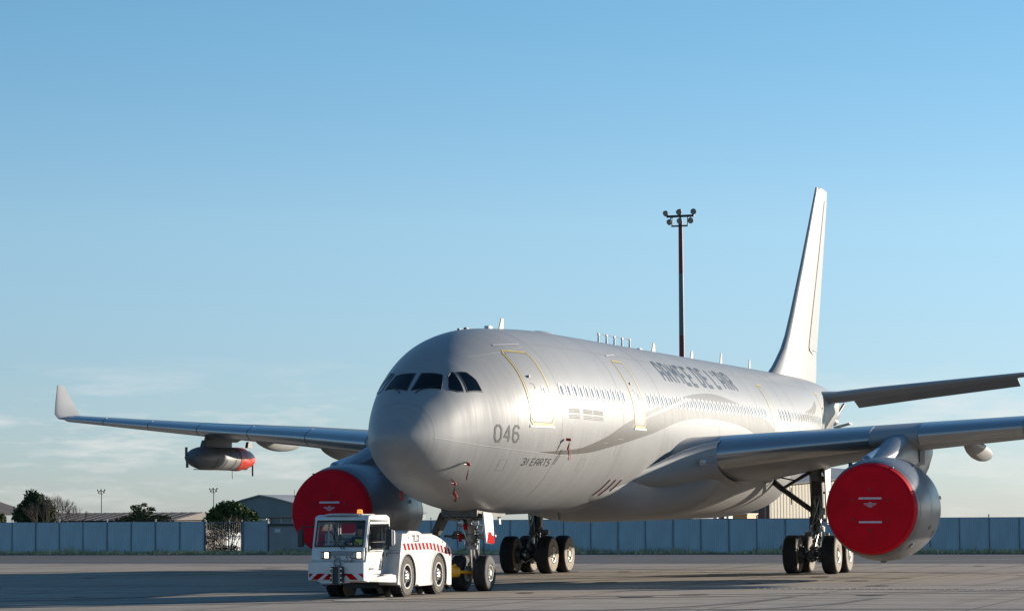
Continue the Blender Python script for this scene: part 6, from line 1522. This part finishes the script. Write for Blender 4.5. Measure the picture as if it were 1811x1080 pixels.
# step and fender on the near side
mb = MB(); mb.prism([V(-0.62, 0.34, 0.46), V(-0.62, 0.34, 0.66), V(0.6, 0.04, 0.62), V(0.66, 0.02, 0.40)], V(0.04, 0.34, 0)); T(mb, 'step_sill', 'tug_white', smooth=0, bevel=0.015)
mb = MB(); mb.box((0.25, 0.24, 0.63), (0.7, 0.24, 0.03)); T(mb, 'tread_plate', 'tug_grey', smooth=0)
# mirrors
for (px, py, pz, s) in ((-0.06, -0.03, 1.62, -1), (-0.62, 2.30, 1.62, 1)):
    mb = MB(); mb.box((px, py, pz), (0.09, 0.17, 0.46), Matrix.Rotation(R(-12 * s), 3, 'Z')); mr_ = T(mb, 'mirror', 'tug_black', smooth=0, bevel=0.03)
    mb = MB(); mb.box((px + 0.05, py, pz), (0.012, 0.14, 0.40), Matrix.Rotation(R(-12 * s), 3, 'Z')); mb.build('mirror_glass', M['mirror'], mr_, smooth=0)
    yb = CY0 if s < 0 else CY1
    mb = MB(); mb.path([V(px, py, pz + 0.22), V(px, py, pz + 0.30), V(-0.5, yb, pz + 0.30)], 0.016, 8); mb.path([V(px, py, pz - 0.18), V(-0.55, yb, pz - 0.12)], 0.012, 6); mb.build('mirror_arm', M['tug_black'], mr_)
mb = MB(); mb.prism([V(0.02, -0.14, 1.40), V(0.02, -0.14, 1.84), V(0.12, -0.14, 1.78), V(0.13, -0.14, 1.46)], (0, 0.1, 0)); T(mb, 'lit_mirror_face', 'frame_white', smooth=0, bevel=0.03)  # white slab added for the sunlit mirror face, brightness put into its colour
# body side details: fuel cap dots, seams
for (x, z) in ((1.45, 1.60), (4.15, 1.46)): mb = MB(); mb.tube((x, -0.012, z), (x, 0.01, z), 0.028, n=12); T(mb, 'side_marker', 'tug_grey')
mb = MB()
for a, b_ in (((2.16, 1.2), (2.16, 0.34)), ((3.15, 1.2), (3.15, 0.34)), ((1.0, 1.70), (3.3, 1.66))): mb.box(((a[0] + b_[0]) / 2, -0.001, (a[1] + b_[1]) / 2), (max(0.008, abs(a[0] - b_[0])), 0.006, max(0.008, abs(a[1] - b_[1]))))
T(mb, 'panel_gap', 'tug_grey', smooth=0)
mb = MB(); mb.box((4.93, 1.1, 0.6), (0.14, 0.4, 0.34)); T(mb, 'rear_hitch', 'tug_black', smooth=0, bevel=0.01)

# ------------------------------------------------------------------ tow bar
tb_ = thing('tow_bar', 'yellow tow bar with a small wheel linking the tractor to the nose gear', 'tow bar', (5.6, 0.5, 0))
mb = MB(); mb.tube((4.98, 0.90, 0.62), (6.0, 0.32, 0.57), 0.105, 0.105, 18); mb.build('bar', M['towbar'], tb_)
mb = MB(); mb.tube((5.88, 0.39, 0.575), (6.08, 0.27, 0.57), 0.16, 0.16, 18); mb.tube((5.92, 0.36, 0.72), (6.02, 0.30, 0.76), 0.05, n=8); mb.build('head', M['towbar'], tb_)
for s in (-1, 1):
    mb = MB(); mb.tube((6.05, 0.28 + s * 0.10, 0.57), (6.58, s * 0.13, 0.53), 0.05, 0.04, 10); mb.build('fork', M['towbar'], tb_)
for (x, y) in ((5.55, 0.36), (5.85, 0.72)):
    mb = MB(); mb.lathe((x, y, 0.26), [(-0.05, 0.10), (-0.06, 0.15), (-0.045, 0.165), (0.045, 0.165), (0.06, 0.15), (0.05, 0.10)], 'y', 24); w_ = mb.build('wheel', M['tyre'], tb_)
    mb = MB(); mb.lathe((x, y, 0.26), [(-0.055, 0.115), (-0.06, 0.06), (-0.08, 0.04), (-0.08, 0.001)], 'y', 20); mb.build('hub', M['hub'], w_)
mb = MB(); mb.tube((5.55, 0.30, 0.26), (5.85, 0.78, 0.26), 0.03, n=8); mb.tube((5.68, 0.52, 0.27), (5.7, 0.5, 0.55), 0.04, n=8); mb.build('axle_frame', M['gear_dark'], tb_)

# ------------------------------------------------------------------ people
def person(label, pelvis, yaw, jacket, arm_to, scale=1.0, vest=None, head_turn=0.0):
    """seated adult as one skinned surface facing -x turned by yaw; arm_to: two hand targets in body space"""
    t = thing('person', label, 'person', pelvis)
    rz = Matrix.Rotation(yaw, 3, 'Z')
    def W(p): return Vector(pelvis) + rz @ (V(*p) * scale)
    def skinned(nm, pts, edges, radii, m, par, lev=2):
        me = bpy.data.meshes.new(nm); me.from_pydata([tuple(W(p)) for p in pts], edges, []); o = bpy.data.objects.new(nm, me); C.objects.link(o); o.parent = par; o.location = -Vector(par['_w']); o['_w'] = (0, 0, 0)
        me.materials.append(m); sk = o.modifiers.new('skin', 'SKIN'); me.update()
        if not me.skin_vertices: 
            bm = bmesh.new(); bm.from_mesh(me); bm.verts.layers.skin.verify(); bm.to_mesh(me); bm.free()
        for v, r in zip(me.skin_vertices[0].data, radii): v.radius = (r * scale, r * scale)
        me.skin_vertices[0].data[0].use_root = True
        sb = o.modifiers.new('smooth', 'SUBSURF'); sb.levels = lev; sb.render_levels = lev; sk.use_smooth_shade = True
        return o
    h0, h1 = arm_to
    pts = [(0, 0, 0.10), (0.02, 0, 0.30), (0.0, 0, 0.48), (-0.02, 0, 0.56), (-0.03, 0.19, 0.50), (-0.03, -0.19, 0.50), (-0.14, 0.25, 0.26), (-0.14, -0.25, 0.26), h0, h1,
           (-0.42, 0.12, 0.09), (-0.42, -0.12, 0.09), (-0.50, 0.12, -0.36), (-0.50, -0.12, -0.36), (-0.62, 0.12, -0.40), (-0.62, -0.12, -0.40)]
    ed = [(0, 1), (1, 2), (2, 3), (2, 4), (2, 5), (4, 6), (5, 7), (6, 8), (7, 9), (0, 10), (0, 11), (10, 12), (11, 13), (12, 14), (13, 15)]
    ra_ = [.16, .155, .15, .07, .075, .075, .055, .055, .042, .042, .085, .085, .055, .055, .05, .045]
    body_ = skinned('body', pts, ed, ra_, jacket, t)
    hd = skinned('head', [(-0.03, 0, 0.56), (-0.05, 0, 0.65), (-0.06, 0, 0.74), (-0.05, 0, 0.80)], [(0, 1), (1, 2), (2, 3)], [.05, .075, .095, .08], M['skin'], t)
    mb = MB(); hc = W((-0.045, 0, 0.755)); mb.ell(W((-0.03, 0, 0.78)), (0.105 * scale, 0.098 * scale, 0.10 * scale)); 
    mb.build('hair', M['hair'], t)
    fx = rz @ V(-1, 0, 0); fy = rz @ V(0, 1, 0)
    mb = MB(); c0 = W((-0.155, 0, 0.70)); mb.ell(c0, (0.02, 0.016, 0.026), 8, 6)
    for s in (-1, 1): mb.ell(W((-0.05, s * 0.097, 0.71)), (0.02, 0.012, 0.03), 8, 6)
    mb.build('nose_and_ears', M['skin'], t)
    for s in (-1, 1): mb = MB(); mb.ell(W((-0.142, s * 0.034, 0.728)), (0.012, 0.016, 0.011), 8, 6); mb.build('eye', M['hair'], t)
    mb = MB(); mb.ell(W((-0.145, 0, 0.655)), (0.01, 0.026, 0.007), 8, 6); mb.build('mouth', M['red_cloth'], t)
    for h_, s in ((h0, 1), (h1, -1)):
        hm = MB(); p = W(h_); f = (rz @ V(-0.9, 0, 0.1)).normalized(); sd_ = rz @ V(0, 1, 0); hm.ell(p + f * 0.03, (0.045, 0.04, 0.022), 10, 8)
        for k, ln in enumerate((0.062, 0.075, 0.07, 0.055)):
            q = p + f * 0.06 + sd_ * (0.03 - 0.02 * k); hm.tube(q, q + f * ln * 0.55 + V(0, 0, -0.012), 0.010, 0.009, 6); hm.tube(q + f * ln * 0.55 + V(0, 0, -0.012), q + f * ln * 0.7 + V(0, 0, -0.012 - ln * 0.5), 0.009, 0.007, 6)
        hm.tube(p + sd_ * (-s * 0.03), p + sd_ * (-s * 0.055) + f * 0.05, 0.012, 0.009, 6); hm.build('hand', M['skin'], t)
    if vest is not None:
        skinned('vest', [(0, 0, 0.08), (0.015, 0, 0.30), (0.0, 0, 0.46), (-0.02, 0.13, 0.50), (-0.02, -0.13, 0.50)], [(0, 1), (1, 2), (2, 3), (2, 4)], [.185, .178, .165, .09, .09], vest, t)
    return t
person('driver in a yellow hi-vis vest over dark clothes, sitting at the tractor wheel', (0.42, 1.0, 1.10), R(8), M['navy'], ((-0.46, 0.15, 0.36), (-0.46, -0.15, 0.36)), 0.98, M['hivis'])
person('pilot behind the right-hand pane of the airplane windscreen, looking out', (2.72, -0.58, 5.06), R(10), M['navy'], ((-0.50, 0.12, 0.22), (-0.50, -0.12, 0.22)), 1.0)
person('second pilot in a pale shirt behind the left-hand windscreen pane', (2.72, 0.58, 5.06), R(0), mat('pale_shirt', (0.4, 0.42, 0.45), 0.8, 0, 0.08, 9), ((-0.50, 0.12, 0.22), (-0.50, -0.12, 0.22)), 1.0)
